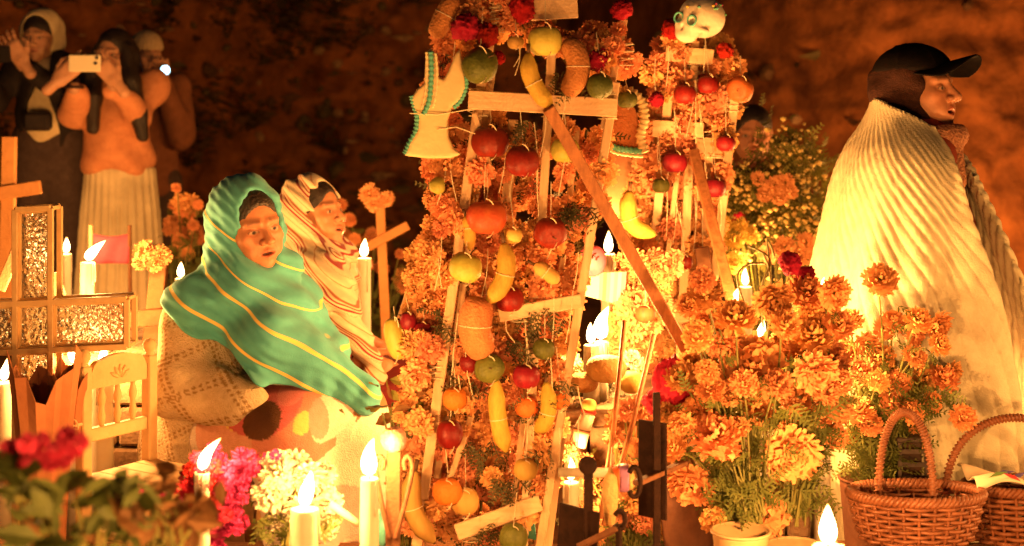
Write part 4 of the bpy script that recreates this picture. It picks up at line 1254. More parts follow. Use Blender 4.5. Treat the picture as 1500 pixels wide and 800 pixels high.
def feather_leaf(m, p, d, L, rr, n=5, w=.004):
    """a pinnate marigold leaf as a thin rib with leaflets"""
    d = Vector(d).normalized(); s = d.cross(Vector((rr.uniform(-1, 1), rr.uniform(-1, 1), rr.uniform(-1, 1))))
    s = s.normalized() if s.length > 1e-3 else d.orthogonal().normalized()
    u = d.cross(s); p = Vector(p)
    def blade(a, b, w):
        ax = (b - a); q = ax.cross(u); q = q.normalized() * w if q.length > 1e-6 else s * w
        mid = a.lerp(b, .45)
        m.add([a, mid + q, b, mid - q], [(0, 1, 2), (0, 2, 3)])
    blade(p, p + d * L, w * .8)
    for k in range(1, n + 1):
        b = p + d * L * (k / (n + .5)); l = L * .34 * (1.15 - k / (n + 2))
        for sg in (-1, 1):
            blade(b, b + (d * .55 + s * sg + u * rr.uniform(-.3, .3)).normalized() * l, w)

# ================================================================== the two flower arches
PINE = mat('pale_pine_slat', (.78, .54, .32), (.56, .33, .16), rough=.75, scale=1, bump=.25, bscale=140, grain=(70, 70, 5), detail=6, contrast=.6)
PINEH = mat('pale_pine_bar', (.80, .56, .34), (.58, .35, .17), rough=.75, scale=1, bump=.25, bscale=140, grain=(5, 70, 70), detail=6, contrast=.6)
PROP = mat('brown_prop_pole', (.42, .17, .06), (.22, .08, .03), rough=.7, scale=1, bump=.25, bscale=90, grain=(60, 60, 6))
THREAD = mat('white_thread', (.80, .66, .42), rough=.9)
DARKW = mat('dark_cane', (.16, .07, .03), (.10, .04, .02), rough=.8, scale=20)

def slat(par, p, w=.026, t=.014, name='slat', m=PINE, back=0.):
    (ax, ay, aY), (bx, by, bY) = p
    mb = MB(); mb.bar(W(ax, ay, aY), W(bx, by, bY), w * (.84 if m is PINE else 1), t, bev=.002)
    return mb.build(name, m, par)

A1 = 3.5
arch = thing('flower_arch', 'tall tapering arch of pale slats hung with fruit and marigolds', 'arch', W(725, 0, A1) * Vector((1, 1, 0)) + Vector((0, 0, .17)))
fr = A1 - .05
for p, w in (
        (((706, 120, A1), (610, 800, A1)), .030), (((722, 96, A1 + .03), (640, 700, A1 + .05)), .022),
        (((809, 60, A1 + .01), (764, 840, A1)), .026), (((902, 120, A1), (782, 850, A1)), .026),
        (((914, 28, A1 + .04), (884, 190, A1 + .01)), .022), (((736, -40, A1 + .02), (700, 165, A1 + .02)), .026),
        (((812, -40, A1 + .04), (806, 150, A1 + .03)), .022),
        (((640, 300, A1 + .10), (585, 470, A1 + .12)), .020), (((695, 165, A1 - .02), (722, 262, A1 - .01)), .016),
        (((783, 470, A1 + .03), (740, 850, A1 + .04)), .018), (((845, 190, A1 + .06), (800, 600, A1 + .08)), .018),
        (((752, 175, A1 + .05), (742, 300, A1 + .05)), .030), (((822, 640, A1 + .03), (796, 850, A1 + .02)), .026),
        (((690, 610, A1 - .01), (650, 730, A1 - .02)), .018)):
    slat(arch, p, w)
for p, w in ((((686, 146, A1 - .025), (904, 158, A1 - .02)), .046), (((730, 462, A1 - .02), (852, 440, A1 - .015)), .034),
             (((668, 780, A1 - .02), (792, 736, A1 - .015)), .040), (((776, 12, A1 - .02), (846, 8, A1 - .02)), .062), (((690, -25, A1), (850, -30, A1)), .03)):
    slat(arch, p, w, .012, 'crossbar', PINEH)
slat(arch, ((803, 158, A1 - .10), (1150, 767, 3.80)), .030, .024, 'prop_pole', PROP)

A2 = 4.6
arch2 = thing('flower_arch', 'second smaller flower arch crowned with a sugar skull behind the tall one', 'arch', W(990, 0, A2) * Vector((1, 1, 0)))
for p, w in ((((982, 110, A2), (920, 760, A2)), .034), (((1018, 60, A2), (985, 760, A2)), .034), (((1082, 92, A2), (1006, 760, A2)), .034),
             (((1045, 110, A2 + .03), (1010, 760, A2 + .03)), .03), (((968, 150, A2 + .04), (900, 640, A2 + .04)), .024), (((1000, 190, A2 - .02), (960, 520, A2)), .02)):
    slat(arch2, p, w)
for p, w in ((((955, 188, A2 - .02), (1030, 192, A2 - .02)), .055), (((1018, 212, A2 - .02), (1065, 214, A2 - .02)), .05), (((975, 78, A2 - .02), (1045, 84, A2 - .02)), .05), (((925, 470, A2 - .02), (1010, 462, A2 - .02)), .04)):
    slat(arch2, p, w, .014, 'crossbar', PINEH)
slat(arch2, ((1016, 222, A2 - .06), (1072, 440, A2 - .45)), .032, .026, 'prop_pole', PROP)
slat(arch2, ((1028, 362, A2 - .1), (1034, 412, A2 - .1)), .045, .02, 'dark_stub', DARKW)

def threads(par, n, xa, xb, ya, yb, Y, rr, nm='thread'):
    for k in range(n):
        x = rr.uniform(xa, xb); y = rr.uniform(ya, yb); L = rr.uniform(30, 90); dx = rr.uniform(-14, 14)
        m = MB(); m.tube(smooth_path([W(x, y, Y), W(x + dx * .3 + rr.uniform(-3, 3), y + L * .5, Y - .006), W(x + dx, y + L, Y - .002)], 3), .0011, 4)
        m.build(nm, THREAD, par)
rt = random.Random(5)
threads(arch, 34, 640, 850, 60, 640, A1 - .04, rt)
threads(arch2, 20, 960, 1060, 60, 300, A2 - .05, rt)
def binding(par, px, py, Y, w, h):
    """thread wound round a joint"""
    m = MB(); c = W(px, py, Y); s = Y / FPX
    pts = []
    for k in range(60):
        a = k / 60 * 2 * math.pi * 7
        pts.append(c + Vector((w * s * .32 * math.cos(a), .013 * math.sin(a), h * s * (k / 60 - .5) + .004 * math.cos(a * .5))))
    m.tube(pts, .0013, 4); m.build('binding', THREAD, par)
for a in ((700, 150, A1 - .005, 44, 46), (806, 152, A1, 40, 44), (890, 155, A1, 44, 44), (728, 20, A1, 36, 60), (918, 80, A1 + .02, 34, 36), (640, 540, A1, 34, 30), (760, 455, A1, 40, 36), (690, 775, A1, 40, 40)): binding(arch, *a)
for a in ((1018, 100, A2, 50, 40), (985, 195, A2, 50, 40), (1045, 212, A2, 44, 44), (1070, 150, A2, 40, 30)): binding(arch2, *a)

# ---- marigold garlands tied along the arches
def garland(label, path, Y, n, wpx, rpx, group, seed, yback=.05, meshes=MARID, cat='garland'):
    rr = random.Random(seed); P = smooth_path([Vector((x, y, 0)) for x, y in path], 16)
    lo = P[-1]; o0 = W(lo.x, lo.y, Y + yback)
    g = thing('marigold_garland', label, cat, o0, group)
    cum = [0]
    for a, b in zip(P, P[1:]): cum.append(cum[-1] + (b - a).length)
    placed = []
    for k in range(n):
        for tr in range(12):
            t = (k + rr.random()) / n * cum[-1]; i = max(0, min(len(P) - 2, next((j for j, c in enumerate(cum) if c > t), len(cum)) - 1))
            q = P[i]; x = q.x + rr.uniform(-.5, .5) * wpx; y = q.y + rr.uniform(-6, 6)
            if all((x - a) ** 2 + (y - b) ** 2 > (rpx * 1.05) ** 2 for a, b in placed): break
        placed.append((x, y)); yy = Y + yback + (rr.uniform(-.035, .045) if rr.random() < .8 else -.075)
        r = rpx * rr.choice((.55, .7, .85, 1.0, 1.1, 1.25, 1.35)) * Y / FPX
        flower('marigold', rr.choice(meshes), g, W(x, y, yy), (rr.uniform(-.8, .8), -1, rr.uniform(-.6, .7)), r, rr.uniform(0, 6), .85)
    m = MB()                                       # the string and its greenery
    m.tube([W(q.x, q.y, Y + yback + .02) for q in P[::6] + [P[-1]]], .004, 5)
    for k in range(int(n * .9)):
        q = rr.choice(P); p = W(q.x + rr.uniform(-.5, .5) * wpx, q.y, Y + yback + rr.uniform(-.03, .03))
        feather_leaf(m, p, (rr.uniform(-1, 1), rr.uniform(-.7, .1), rr.uniform(-1, .3)), rr.uniform(.03, .06), rr, 4, .003)
    m.build('greenery', DRYG, g)['kind'] = 'stuff'
    return g
GG = 'marigold garlands tied to the arches'
garland('marigold garland down the outer left slat of the tall arch', [(700, 10), (668, 60), (652, 130), (650, 230), (640, 320), (622, 420), (610, 520), (604, 600), (600, 690), (600, 790)], A1, 84, 40, 19, GG, 1)
garland('marigold garland between the left slats of the tall arch', [(700, 180), (690, 300), (672, 420), (665, 540), (655, 660), (645, 790)], A1, 74, 56, 19, GG, 2, .06)
garland('marigold garland up the middle of the tall arch below its thick crossbar', [(770, 190), (752, 300), (735, 420), (722, 540), (712, 660), (700, 790)], A1, 80, 72, 19, GG, 3, .08)
garland('marigold garland beside the right slat of the tall arch', [(860, 190), (835, 300), (812, 400), (790, 520), (775, 630), (760, 790)], A1, 84, 78, 19, GG, 4, .08)
garland('marigold garland over the top of the tall arch', [(720, -20), (748, 40), (775, 30), (800, 60), (850, 70), (885, 50), (900, 110)], A1, 52, 46, 19, GG, 5, .05)
garland('marigold garland down the left of the smaller arch', [(990, 60), (975, 150), (965, 250), (950, 350), (930, 450), (915, 560), (905, 640)], A2, 130, 62, 19, GG, 6, .06)
garland('marigold garland down the right of the smaller arch', [(1015, 70), (1050, 110), (1035, 200), (1020, 300), (1005, 400), (990, 500), (980, 600)], A2, 126, 66, 19, GG, 7, .06)
garland('marigold garland low on the smaller arch beside the candle flames', [(960, 380), (925, 480), (900, 560), (890, 640)], A2 - .25, 56, 64, 19, GG, 8, .03)

# dried sprigs caught in the slats
rs = random.Random(11)
sp = thing('dried_sprigs', 'dried dark green sprigs tucked between the slats of the tall arch', 'sprigs', W(760, 700, A1))
sp['kind'] = 'stuff'
m = MB()
for (x, y, n, sp_) in ((838, 300, 30, 20), (790, 460, 18, 24), (760, 500, 16, 22), (745, 700, 18, 26), (830, 110, 14, 16), (780, 590, 10, 16), (800, 660, 14, 20), (690, 560, 10, 14), (700, 650, 10, 16), (640, 470, 8, 14), (770, 180, 10, 14), (720, 770, 12, 20), (820, 560, 10, 16)):
    for k in range(n):
        feather_leaf(m, W(x + rs.gauss(0, sp_ * .5), y + rs.gauss(0, sp_ * .4), A1 - .02 + rs.uniform(-.02, .04)), (rs.uniform(-.6, .6), rs.uniform(-.6, .2), -1 + rs.uniform(-.2, .9)), rs.uniform(.04, .085), rs, 5, .0026)
m.build('sprig', DRYG, sp)['kind'] = 'stuff'

# ---- red cockscomb heads on the arches
for px, py, Y, r, lab in ((682, 40, A1 - .05, 24, 'crimson cockscomb head above the teal trimmed sugar figure'), (714, 52, A1 - .05, 20, 'crimson cockscomb head beside the white thread binding'),
                          (765, 12, A1 - .04, 23, 'dark crimson cockscomb at the top left of the yellow apple'), (876, 88, A1 - .03, 20, 'dark red cockscomb above the small green lime'),
                          (911, 14, A1 + .02, 19, 'bright red cockscomb on the tip of the right slat'), (984, 42, A2 - .05, 18, 'red cockscomb beside the sugar skull'),
                          (1062, 74, A2 - .03, 15, 'small red cockscomb below the back of the sugar skull'), (962, 146, A2 - .05, 13, 'small red cockscomb left of the smaller arch crossbar'),
                          (731, 84, A1 - .04, 11, 'small red cockscomb scrap right of the dark green orange')):
    o = bpy.data.objects.new('cockscomb_flower', COMB[int(px) % 3]); COL.objects.link(o)
    rad = r * Y / FPX; o.location = W(px, py, Y); o.scale = (rad, rad * .8, rad); o.rotation_euler = (R(60), px, py)
    props(o, lab, 'flower', 'cockscomb heads on the arches')

# ================================================================== fruit
def skin(name, a, b, rough=.35, scale=8, bump=.05, c=.5): return mat(name, a, b, rough=rough + .18, scale=1, spec=.28, bump=bump + .12, bscale=150, contrast=c, grain=(scale * 3, scale * 3, scale * 1.1), detail=7, hue_var=.012, val_var=.3)
F_RED = skin('apple_red', (.27, .010, .012), (.12, .005, .007), .28, 22, c=.7)
F_ORED = skin('mango_red', (.50, .06, .025), (.60, .16, .04), .32, 12, c=.7)
F_ORANGE = skin('orange_peel', (.72, .20, .03), (.62, .15, .02), .4, 10, .3)
F_GREEN = skin('lime_green', (.15, .17, .03), (.07, .08, .016), .32, 16, .2, .7)
F_YEL = skin('yellow_apple', (.58, .52, .10), (.44, .36, .06), .32, 16, c=.7)
F_GUAVA = skin('guava_yellow', (.70, .46, .12), (.62, .36, .09), .45, 9)
F_BAN = skin('banana_yellow', (.66, .44, .07), (.48, .27, .04), .5, 34, .1, .75)
F_BROWN = skin('crust_brown', (.52, .20, .07), (.36, .12, .04), .7, 12, .5)
F_STEM = mat('fruit_stem', (.10, .05, .02))

def apple_prof(r, h=.92, dimple=.18, pear=0., n=16):
    P = []
    for k in range(n + 1):
        a = math.pi * k / n; rr = math.sin(a) ** .85; z = -math.cos(a)
        zz = z * h
        if z > .7: zz -= dimple * ((z - .7) / .3) ** 2
        if z < -.75: zz += dimple * .6 * ((-z - .75) / .25) ** 2
        if pear and z > 0: rr *= 1 - pear * z * .9; zz *= 1 + pear * .55
        P.append((r * rr, r * zz))
    return P
HANG = 'fruit and bread tied to the arches'
def fruit(kind, label, px, py, Y, rpx, m, h=.92, pear=0., tilt=(0, 0), string=60, stem=True, dimple=.18, cat=None):
    r = rpx * Y / FPX; c = W(px, py, Y)
    M = Matrix.Rotation(R(tilt[0]), 3, 'X') @ Matrix.Rotation(R(tilt[1]), 3, 'Y')
    ph = px; mb = MB(); mb.lathe(apple_prof(r, h, dimple, pear), c, M, 22, lambda a, z: 1 + .035 * math.sin(a * 2 + ph) + .025 * math.sin(a * 5 + ph * 2))
    o = mb.build(kind, m, loc=c, smooth=True); props(o, label, cat or kind.replace('_', ' '), HANG)
    top = c + M @ Vector((0, 0, r * (h - dimple) * (1 + pear * .55)))
    if stem:
        s_ = MB(); s_.tube([top, top + M @ Vector((r * .05, 0, r * .2)), top + M @ Vector((r * .14, 0, r * .38))], [r * .04, r * .035, r * .05], 6); s_.build('stem', F_STEM, o)
    if string:
        s_ = MB()                                    # loop round the fruit and up to the slats
        loop = [c + Vector((math.sin(a) * r * 1.03 * .45, -math.sqrt(max(0, 1 - (math.sin(a) * .45) ** 2)) * r * 1.03 * abs(math.cos(a)) - .001, math.cos(a) * r * h * 1.04)) for a in np.linspace(0, math.pi, 12)]
        s_.tube([c + Vector((rng.uniform(-.01, .01), .03, string * Y / FPX + r)), c + Vector((.002, .005, r * 1.2))] + loop, .0011, 4)
        s_.build('string', THREAD, o)
    return o

def bent(kind, label, pts, Y, rpx, m, curve=0., prof=None, n=9, cat=None, tip=True, yb=0.):
    """bananas, loaves, sweet potatoes: a bent tapering body through the points"""
    P = [W(x, y, Y + yb * k) for k, (x, y) in enumerate(pts)]
    path = smooth_path(P, 6); N = len(path); r = rpx * Y / FPX
    rs_ = []
    for k in range(N):
        u = k / (N - 1); f = (prof(u) if prof else min(1, .25 + 3.2 * u * (1 - u) ** 1.0 * 1.0))
        rs_.append(max(.0015, r * f))
    mb = MB(); mb.tube(path, rs_, n)
    c = path[N // 2]
    o = mb.build(kind, m, loc=c, smooth=True); props(o, label, cat or kind.replace('_', ' '), HANG)
    if tip:
        t = MB(); d = (path[0] - path[1]).normalized(); t.tube([path[0], path[0] + d * r * .5, path[0] + d * r * 1.1], [r * .27, r * .22, r * .26], 6); t.build('stem', F_STEM, o, smooth=True)
        t = MB(); d = (path[-1] - path[-2]).normalized(); t.tube([path[-1] - d * .001, path[-1] + d * r * .2], [r * .22, r * .12], 6); t.build('tip', F_STEM, o, smooth=True)
    t = MB(); q = path[N // 2]; d = (path[N // 2 + 1] - path[N // 2 - 1]).normalized(); x = d.cross(Vector((0, 1, 0))).normalized()
    t.tube([q + (x * math.cos(a) + Vector((0, 1, 0)) * math.sin(a)) * r * 1.05 for a in np.linspace(0, 6.283, 15)[:-1]], .0011, 4, True); t.build('string', THREAD, o)
    return o
ban = lambda u: (.32 + .68 * min(1, u / .22)) * (1 if u < .8 else max(.2, 1 - (u - .8) / .2 * .75))
loaf = lambda u: (max(0, 1 - (2 * u - 1) ** 4)) ** .5 + .03
f0 = A1 - .055
fruit('apple', 'dark red apple half tucked behind the pale slat under the thick crossbar', 718, 208, f0 + .03, 27, F_RED)
fruit('apple', 'large red apple hanging under the middle of the thick crossbar', 765, 236, f0, 26, F_RED, tilt=(10, 8))
fruit('apple', 'dark red apple hanging base outward above the small yellow banana stub', 806, 341, f0, 24, F_RED, tilt=(105, 10), string=50)
fruit('apple', 'red apple behind the lower end of the middle banana', 746, 438, f0 + .03, 22, F_RED)
fruit('apple', 'tall dark red apple low on the left slat', 659, 636, f0, 20, F_RED, h=1.15)
fruit('apple', 'glossy dark red apple right of the green brown orange', 771, 551, f0, 21, F_RED)
fruit('apple', 'small dark red apple peeping out below the sweet potato', 689, 531, f0 + .03, 17, F_RED)
fruit('mango', 'big orange red mango with thread across it', 713, 318, f0 - .01, 30, F_ORED, h=.9, string=40, stem=False)
fruit('orange', 'ripe orange low on the left slat', 655, 720, f0, 21, F_ORANGE, h=.97, dimple=.05)
fruit('orange', 'paler orange just right of the ripe one low on the arch', 681, 734, f0 + .02, 21, F_GUAVA, h=.97, dimple=.05)
fruit('orange', 'orange half hidden by marigolds above the tall dark red apple', 666, 584, f0 + .02, 18, F_ORANGE, h=.97, dimple=.05)
fruit('mandarin', 'small mandarin at the right edge of the arch by the candle glow', 820, 586, f0 + .03, 16, F_ORANGE, h=.9, dimple=.08)
fruit('mandarin', 'mandarin lower right of the dark red glossy apple', 772, 596, f0 + .03, 18, F_ORANGE, h=.9, dimple=.08)
fruit('green_orange', 'big dark green orange ringed with white thread', 703, 96, f0 - .02, 27, F_GREEN, h=.96, dimple=.05, tilt=(60, 30), cat='orange')
fruit('lime', 'green lime under the dark red cockscomb at the right end of the crossbar', 879, 126, f0, 20, F_GREEN, h=.96, dimple=.04)
fruit('green_orange', 'dull green brown orange below the sweet potato', 717, 540, f0 - .01, 22, F_GREEN, h=.95, dimple=.06, tilt=(80, 0), cat='orange')
fruit('lime', 'small green lime above the glossy dark red apple', 797, 511, f0 + .02, 17, F_GREEN, h=.96, dimple=.04)
fruit('lime', 'lime at the foot of the arch under the lower crossbar', 752, 787, f0, 22, F_GREEN, h=.96, dimple=.04, string=40)
fruit('yellow_apple', 'bright yellow apple hanging above the top banana', 798, 60, f0 - .01, 25, F_YEL, h=.98, string=40, cat='apple')
fruit('guava', 'small round guava left of the bright yellow apple', 755, 62, f0, 12, F_GUAVA, string=40)
fruit('pear', 'plump yellow green pear tied with thread on the left slat', 682, 392, f0 - .02, 25, F_YEL, pear=.12, tilt=(0, 20))
fruit('guava', 'small yellow pear shaped guava sticking out left of the arch', 641, 272, f0, 13, F_YEL, pear=.4, tilt=(0, -95), string=0)
fruit('guava', 'small round guava right of the big orange red mango', 751, 345, f0, 14, F_GUAVA)
fruit('guava', 'pale guava beside the dark sprigs low on the arch', 770, 688, f0 + .02, 18, F_GUAVA, pear=.15)
fruit('yellow_apple', 'yellow apple partly behind the brown prop pole', 828, 220, f0 + .04, 22, F_YEL, cat='apple')
fruit('gourd', 'green and yellow gourd among marigolds at the far left of the arch', 579, 496, A1 + .03, 15, F_YEL, h=2.2, string=30, stem=False, tilt=(0, -14), cat='gourd')
fruit('plum', 'dark pink plum beside the green and yellow gourd', 598, 470, A1 + .02, 12, F_RED, h=1.2, string=20, stem=False)
fruit('plum', 'dark red plum right of the dark pink plum', 620, 482, A1 + .02, 13, F_RED, string=20, stem=False)
bent('banana', 'banana hanging below the yellow apple in front of the crossbar', [(774, 78), (776, 108), (790, 136), (808, 158)], f0 - .03, 13, F_BAN, prof=ban)
bent('banana', 'long banana hanging in the middle of the arch', [(738, 356), (742, 388), (735, 416), (714, 444)], f0 - .02, 14, F_BAN, prof=ban)
bent('banana', 'short banana above the plump pear', [(682, 316), (688, 334), (688, 366)], f0, 9, F_BAN, prof=ban)
bent('banana', 'straight banana hanging below the green brown orange', [(727, 556), (728, 596), (733, 630), (742, 662)], f0, 13, F_BAN, prof=ban)
bent('banana', 'ripe spotted banana low at the outer left of the arch', [(608, 690), (602, 725), (612, 762), (636, 794)], f0 - .03, 15, F_GUAVA, prof=ban)
bent('banana', 'ripe banana beside the small mandarin', [(800, 560), (804, 592), (798, 618), (784, 632)], f0 + .01, 12, F_BAN, prof=ban)
bent('banana', 'small yellow banana stub lying across below the dark red apple', [(783, 388), (800, 398), (818, 414)], f0, 11, F_GUAVA, prof=ban)
bent('sweet_potato', 'big brown sweet potato bound with thread', [(706, 436), (698, 462), (697, 492), (712, 524)], f0 - .02, 24, F_BROWN, prof=loaf, n=14, tip=False)
bent('bread_loaf', 'brown curved bread roll hanging above the right of the crossbar', [(828, 58), (845, 84), (845, 112), (828, 140)], f0, 17, F_BROWN, prof=loaf, n=12, tip=False)
bent('bread_loaf', 'long brown bread stick above the teal trimmed sugar figure', [(668, -6), (652, 22), (636, 56)], A1 - .02, 15, F_BROWN, prof=loaf, n=12, tip=False)
bent('banana', 'banana hanging from the left of the smaller arch', [(922, 280), (920, 308), (930, 332), (960, 344)], A2 - .3, 13, F_BAN, prof=ban)
g0 = A2 - .06
fruit('apple', 'red and yellow apple hanging clear at the right of the smaller arch', 1084, 131, g0, 20, F_ORED, tilt=(100, -25), string=30)
fruit('apple', 'red apple between the upper slats of the smaller arch', 1037, 124, g0, 16, F_RED)
fruit('apple', 'wine red apple under the skull on the smaller arch', 1003, 138, g0, 17, F_RED)
fruit('apple', 'small red apple low at the right edge of the smaller arch', 1063, 210, g0, 14, F_RED)
fruit('apple', 'dark red apple beside the brown prop of the smaller arch', 1047, 275, g0, 17, F_RED)
fruit('apple', 'dark apple under the crossbar of the smaller arch', 989, 238, g0, 18, F_RED)
fruit('apple', 'dark red apple low between the slats of the smaller arch', 1002, 384, g0, 13, F_RED)
fruit('lime', 'green lime hanging beside the hollow sugar figure', 918, 146, A1 + .12, 15, F_GREEN, h=.9, string=30)
fruit('mandarin', 'mandarin left of the dark stub on the smaller arch', 968, 272, g0, 13, F_GREEN)
fruit('apple', 'striped red apple beside the lower prop pole', 945, 460, A2 - .32, 15, F_ORED)

# ---- sugar figures
SUGAR = mat('pale_sugar_paste', (.78, .62, .32), (.68, .50, .24), rough=.6, scale=10, bump=.15, bscale=60)
TEAL = mat('teal_icing', (.10, .40, .34), (.14, .46, .30), rough=.6, scale=40)
CREAMI = mat('cream_icing', (.80, .66, .36), rough=.6)
def extrude_fig(par, name, pts, Y, t, m, rnd=.008, h=.0035):
    P = [(W(x, y, Y).x, W(x, y, Y).z) for x, y in pts]
    xs = [p[0] for p in P]; zs = [p[1] for p in P]
    def f(X, Yy, Z):
        d = poly2(X, Z, P)
        a = d + rnd; b = np.abs(Yy - Y) - t / 2 + rnd
        return np.minimum(np.maximum(a, b), 0) + np.sqrt(np.maximum(a, 0) ** 2 + np.maximum(b, 0) ** 2) - rnd
    V, Q = nets(f, (min(xs) - .02, Y - t / 2 - .012, min(zs) - .02), (max(xs) + .02, Y + t / 2 + .012, max(zs) + .02), h)
    return put(name, V, Q, m, par)
def beads(par, pts, Y, r, m, name='icing'):
    path = smooth_path([W(x, y, Y) for x, y in pts], 10); mb = MB()
    L = sum((b - a).length for a, b in zip(path, path[1:])); n = max(4, int(L / (r * 1.3)))
    rs_ = [r * (1 + .28 * math.sin(k * 2.1)) for k in range(len(path))]
    mb.tube(path, rs_, 7)
    return mb.build(name, m, par, smooth=True)
Yf = A1 - .05
fig = thing('sugar_figure', 'pale winged sugar figure edged with teal icing hanging left of the arch', 'sugar figure', W(635, 228, Yf), HANG)
extrude_fig(fig, 'body', [(593, 228), (601, 208), (612, 190), (614, 172), (606, 158), (603, 143), (612, 130), (622, 122), (624, 78), (631, 70), (638, 78), (641, 112), (650, 116), (657, 104), (668, 78), (674, 72), (678, 92), (683, 128), (675, 146), (662, 158), (656, 176), (657, 200), (664, 216), (676, 226), (660, 232), (625, 232)], Yf, .032, SUGAR)
beads(fig, [(631, 76), (632, 100), (631, 125), (628, 150), (620, 168)], Yf - .017, .0062, TEAL)
beads(fig, [(625, 76), (626, 100), (624, 130), (618, 160)], Yf - .016, .0035, CREAMI)
beads(fig, [(638, 78), (640, 100), (640, 130), (634, 158)], Yf - .016, .0035, CREAMI)
beads(fig, [(604, 140), (608, 155), (612, 172), (610, 192), (600, 212), (594, 226)], Yf - .006, .008, TEAL)
beads(fig, [(683, 112), (682, 128), (675, 146), (664, 158)], Yf - .008, .006, TEAL)
mb = MB(); mb.tube([W(600, 166, Yf - .02), W(640, 168, Yf - .02), W(690, 160, Yf - .01)], .0013, 4); mb.tube([W(640, 190, Yf - .02), W(668, 186, Yf - .012), W(696, 196, Yf)], .0013, 4); mb.build('thread', THREAD, fig)
Yg = A1 + .16
fig2 = thing('sugar_figure', 'hollow horse-shoe sugar figure with teal base hanging between the two arches', 'sugar figure', W(915, 226, Yg), HANG)
extrude_fig(fig2, 'body', [(884, 216), (890, 190), (893, 165), (900, 150), (916, 146), (930, 158), (936, 180), (936, 205), (938, 226), (905, 224)], Yg, .02, F_BROWN)
beads(fig2, [(903, 132), (924, 134), (940, 150), (944, 175), (938, 200), (944, 224)], Yg - .014, .012, SUGAR, 'rim')
beads(fig2, [(882, 204), (900, 216), (920, 220), (942, 222)], Yg - .016, .0085, TEAL)
beads(fig2, [(882, 212), (900, 223), (920, 227), (942, 229)], Yg - .018, .0045, CREAMI)
Ys = A2 - .08
sk_c = W(1024, 32, Ys)
skull = thing('sugar_skull', 'white sugar skull dotted with coloured icing on top of the smaller arch', 'sugar skull', W(1020, 64, Ys))
SM = face_matrix(sk_c, -42, 8, -14, .90)
def skull_f(X, Yy, Z):
    x, y, z = to_local(X, Yy, Z, SM); ax = np.abs(x)
    d = ell(x, y, z, (0, -.01, .02), (.076, .092, .074))
    d = smin(d, ell(x, y, z, (0, .05, -.03), (.05, .04, .05)), .02)
    d = smin(d, ell(x, y, z, (0, .055, -.062), (.036, .032, .022)), .012)
    d = smax(d, -ell(ax, y, z, (.029, .092, -.006), (.018, .022, .017)), .006)
    d = smax(d, -ell(x, y, z, (0, .098, -.036), (.009, .018, .012)), .005)
    d = smin(d, cap(ax, y, z, (.03, .075, -.026), (.066, .03, -.028), .009), .008)
    return d
put_sdf('skull', skull_f, (sk_c.x - .13, sk_c.y - .13, sk_c.z - .12), (sk_c.x + .13, sk_c.y + .13, sk_c.z + .12), .0036, mat('white_sugar', (.82, .74, .58), (.72, .60, .42), rough=.55, scale=20, bump=.2), skull)
ICE = [mat('icing_pink', (.70, .10, .20)), mat('icing_green', (.12, .38, .16)), mat('icing_yellow', (.75, .50, .08)), TEAL]
rd = random.Random(2)
for k in range(26):
    a = rd.uniform(0, 6.28); e = rd.uniform(.2, 1.3)
    p = Vector((.077 * math.cos(a) * math.cos(e), -.01 + .093 * math.sin(a) * math.cos(e), .02 + .075 * math.sin(e)))
    m = MB(); m.lathe([(0, -.004), (.004, -.002), (.0055, .001), (.003, .004), (0, .005)], SM @ p, n=8); m.build('icing_dot', ICE[k % 4], skull, smooth=True)
for q in (-1, 1):
    m = MB(); c = SM @ Vector((q * .029, .082, -.006)); rx = (SM.to_3x3() @ Vector((1, 0, 0))).normalized(); rz = (SM.to_3x3() @ Vector((0, 0, 1))).normalized()
    m.tube([c + rx * .017 * math.cos(a) + rz * .016 * math.sin(a) for a in np.linspace(0, 6.283, 17)[:-1]], .0035, 6, True); m.build('eye_icing', TEAL, skull, smooth=True)
# ================================================================== bouquets
STEM = mat('flower_stem', (.19, .19, .045), (.12, .11, .03), rough=.7, scale=30)
def bouquet(label, flowers, base_px, Y, seed, leaves=260, group='bouquets of marigolds', cat='bouquet', spread=(60, 60), name='marigold_bouquet', fill=26):
    rr = random.Random(seed); bx, by = base_px; base = W(bx, by, Y)
    b = thing(name, label, cat, base, group)
    st = MB(); extra = []
    for k in range(fill):                                # heads deeper in the bunch
        x1, y1, d1, me1, q1, z1 = rr.choice(flowers); x2, y2 = rr.choice(flowers)[:2]
        u = rr.uniform(.25, .75); extra.append((x1 + (x2 - x1) * u, y1 + (y2 - y1) * u, rr.choice((18, 24, 30, 36, 44)), me1, 0, .07 + rr.uniform(0, .08)))
    flowers = [(x, y, d * rr.uniform(.98, 1.2), me, q, z) for x, y, d, me, q, z in flowers] + extra
    for (x, y, dia, mesh, dy, yy) in flowers:
        p = W(x, y, Y + yy); r = dia / 2 * (Y + yy) / FPX
        out = Vector((p.x - base.x, (p.y - base.y) * .5 - .25, rr.uniform(-.15, .45) + dy)).normalized()
        flower('flower', mesh, b, p, out, r, rr.uniform(0, 6), rr.uniform(.75, 1.0))
        q = base + Vector((rr.uniform(-.03, .03), rr.uniform(-.03, .03), rr.uniform(0, .06)))
        mid = q.lerp(p, .55) + Vector((rr.uniform(-.015, .015), .02, .03))
        s = MB(); s.tube(smooth_path([q, mid, p - out * r * .5], 4), .0028, 5); s.build('stem', STEM, b)
    m = MB()
    for k in range(leaves):
        x, y, dia, mesh, dy, yy = rr.choice(flowers)
        t = rr.uniform(.2, .93); p0 = W(x, y, Y + yy)
        p = base.lerp(p0, t) + Vector((rr.gauss(0, .018), rr.gauss(0, .02), rr.gauss(0, .018)))
        feather_leaf(m, p, (rr.uniform(-1, 1), rr.uniform(-1, .3), rr.uniform(-.5, 1)), rr.uniform(.05, .10), rr, 6, .0034)
    m.build('foliage', LEAFG, b)['kind'] = 'stuff'
    return b
rb = random.Random(21)
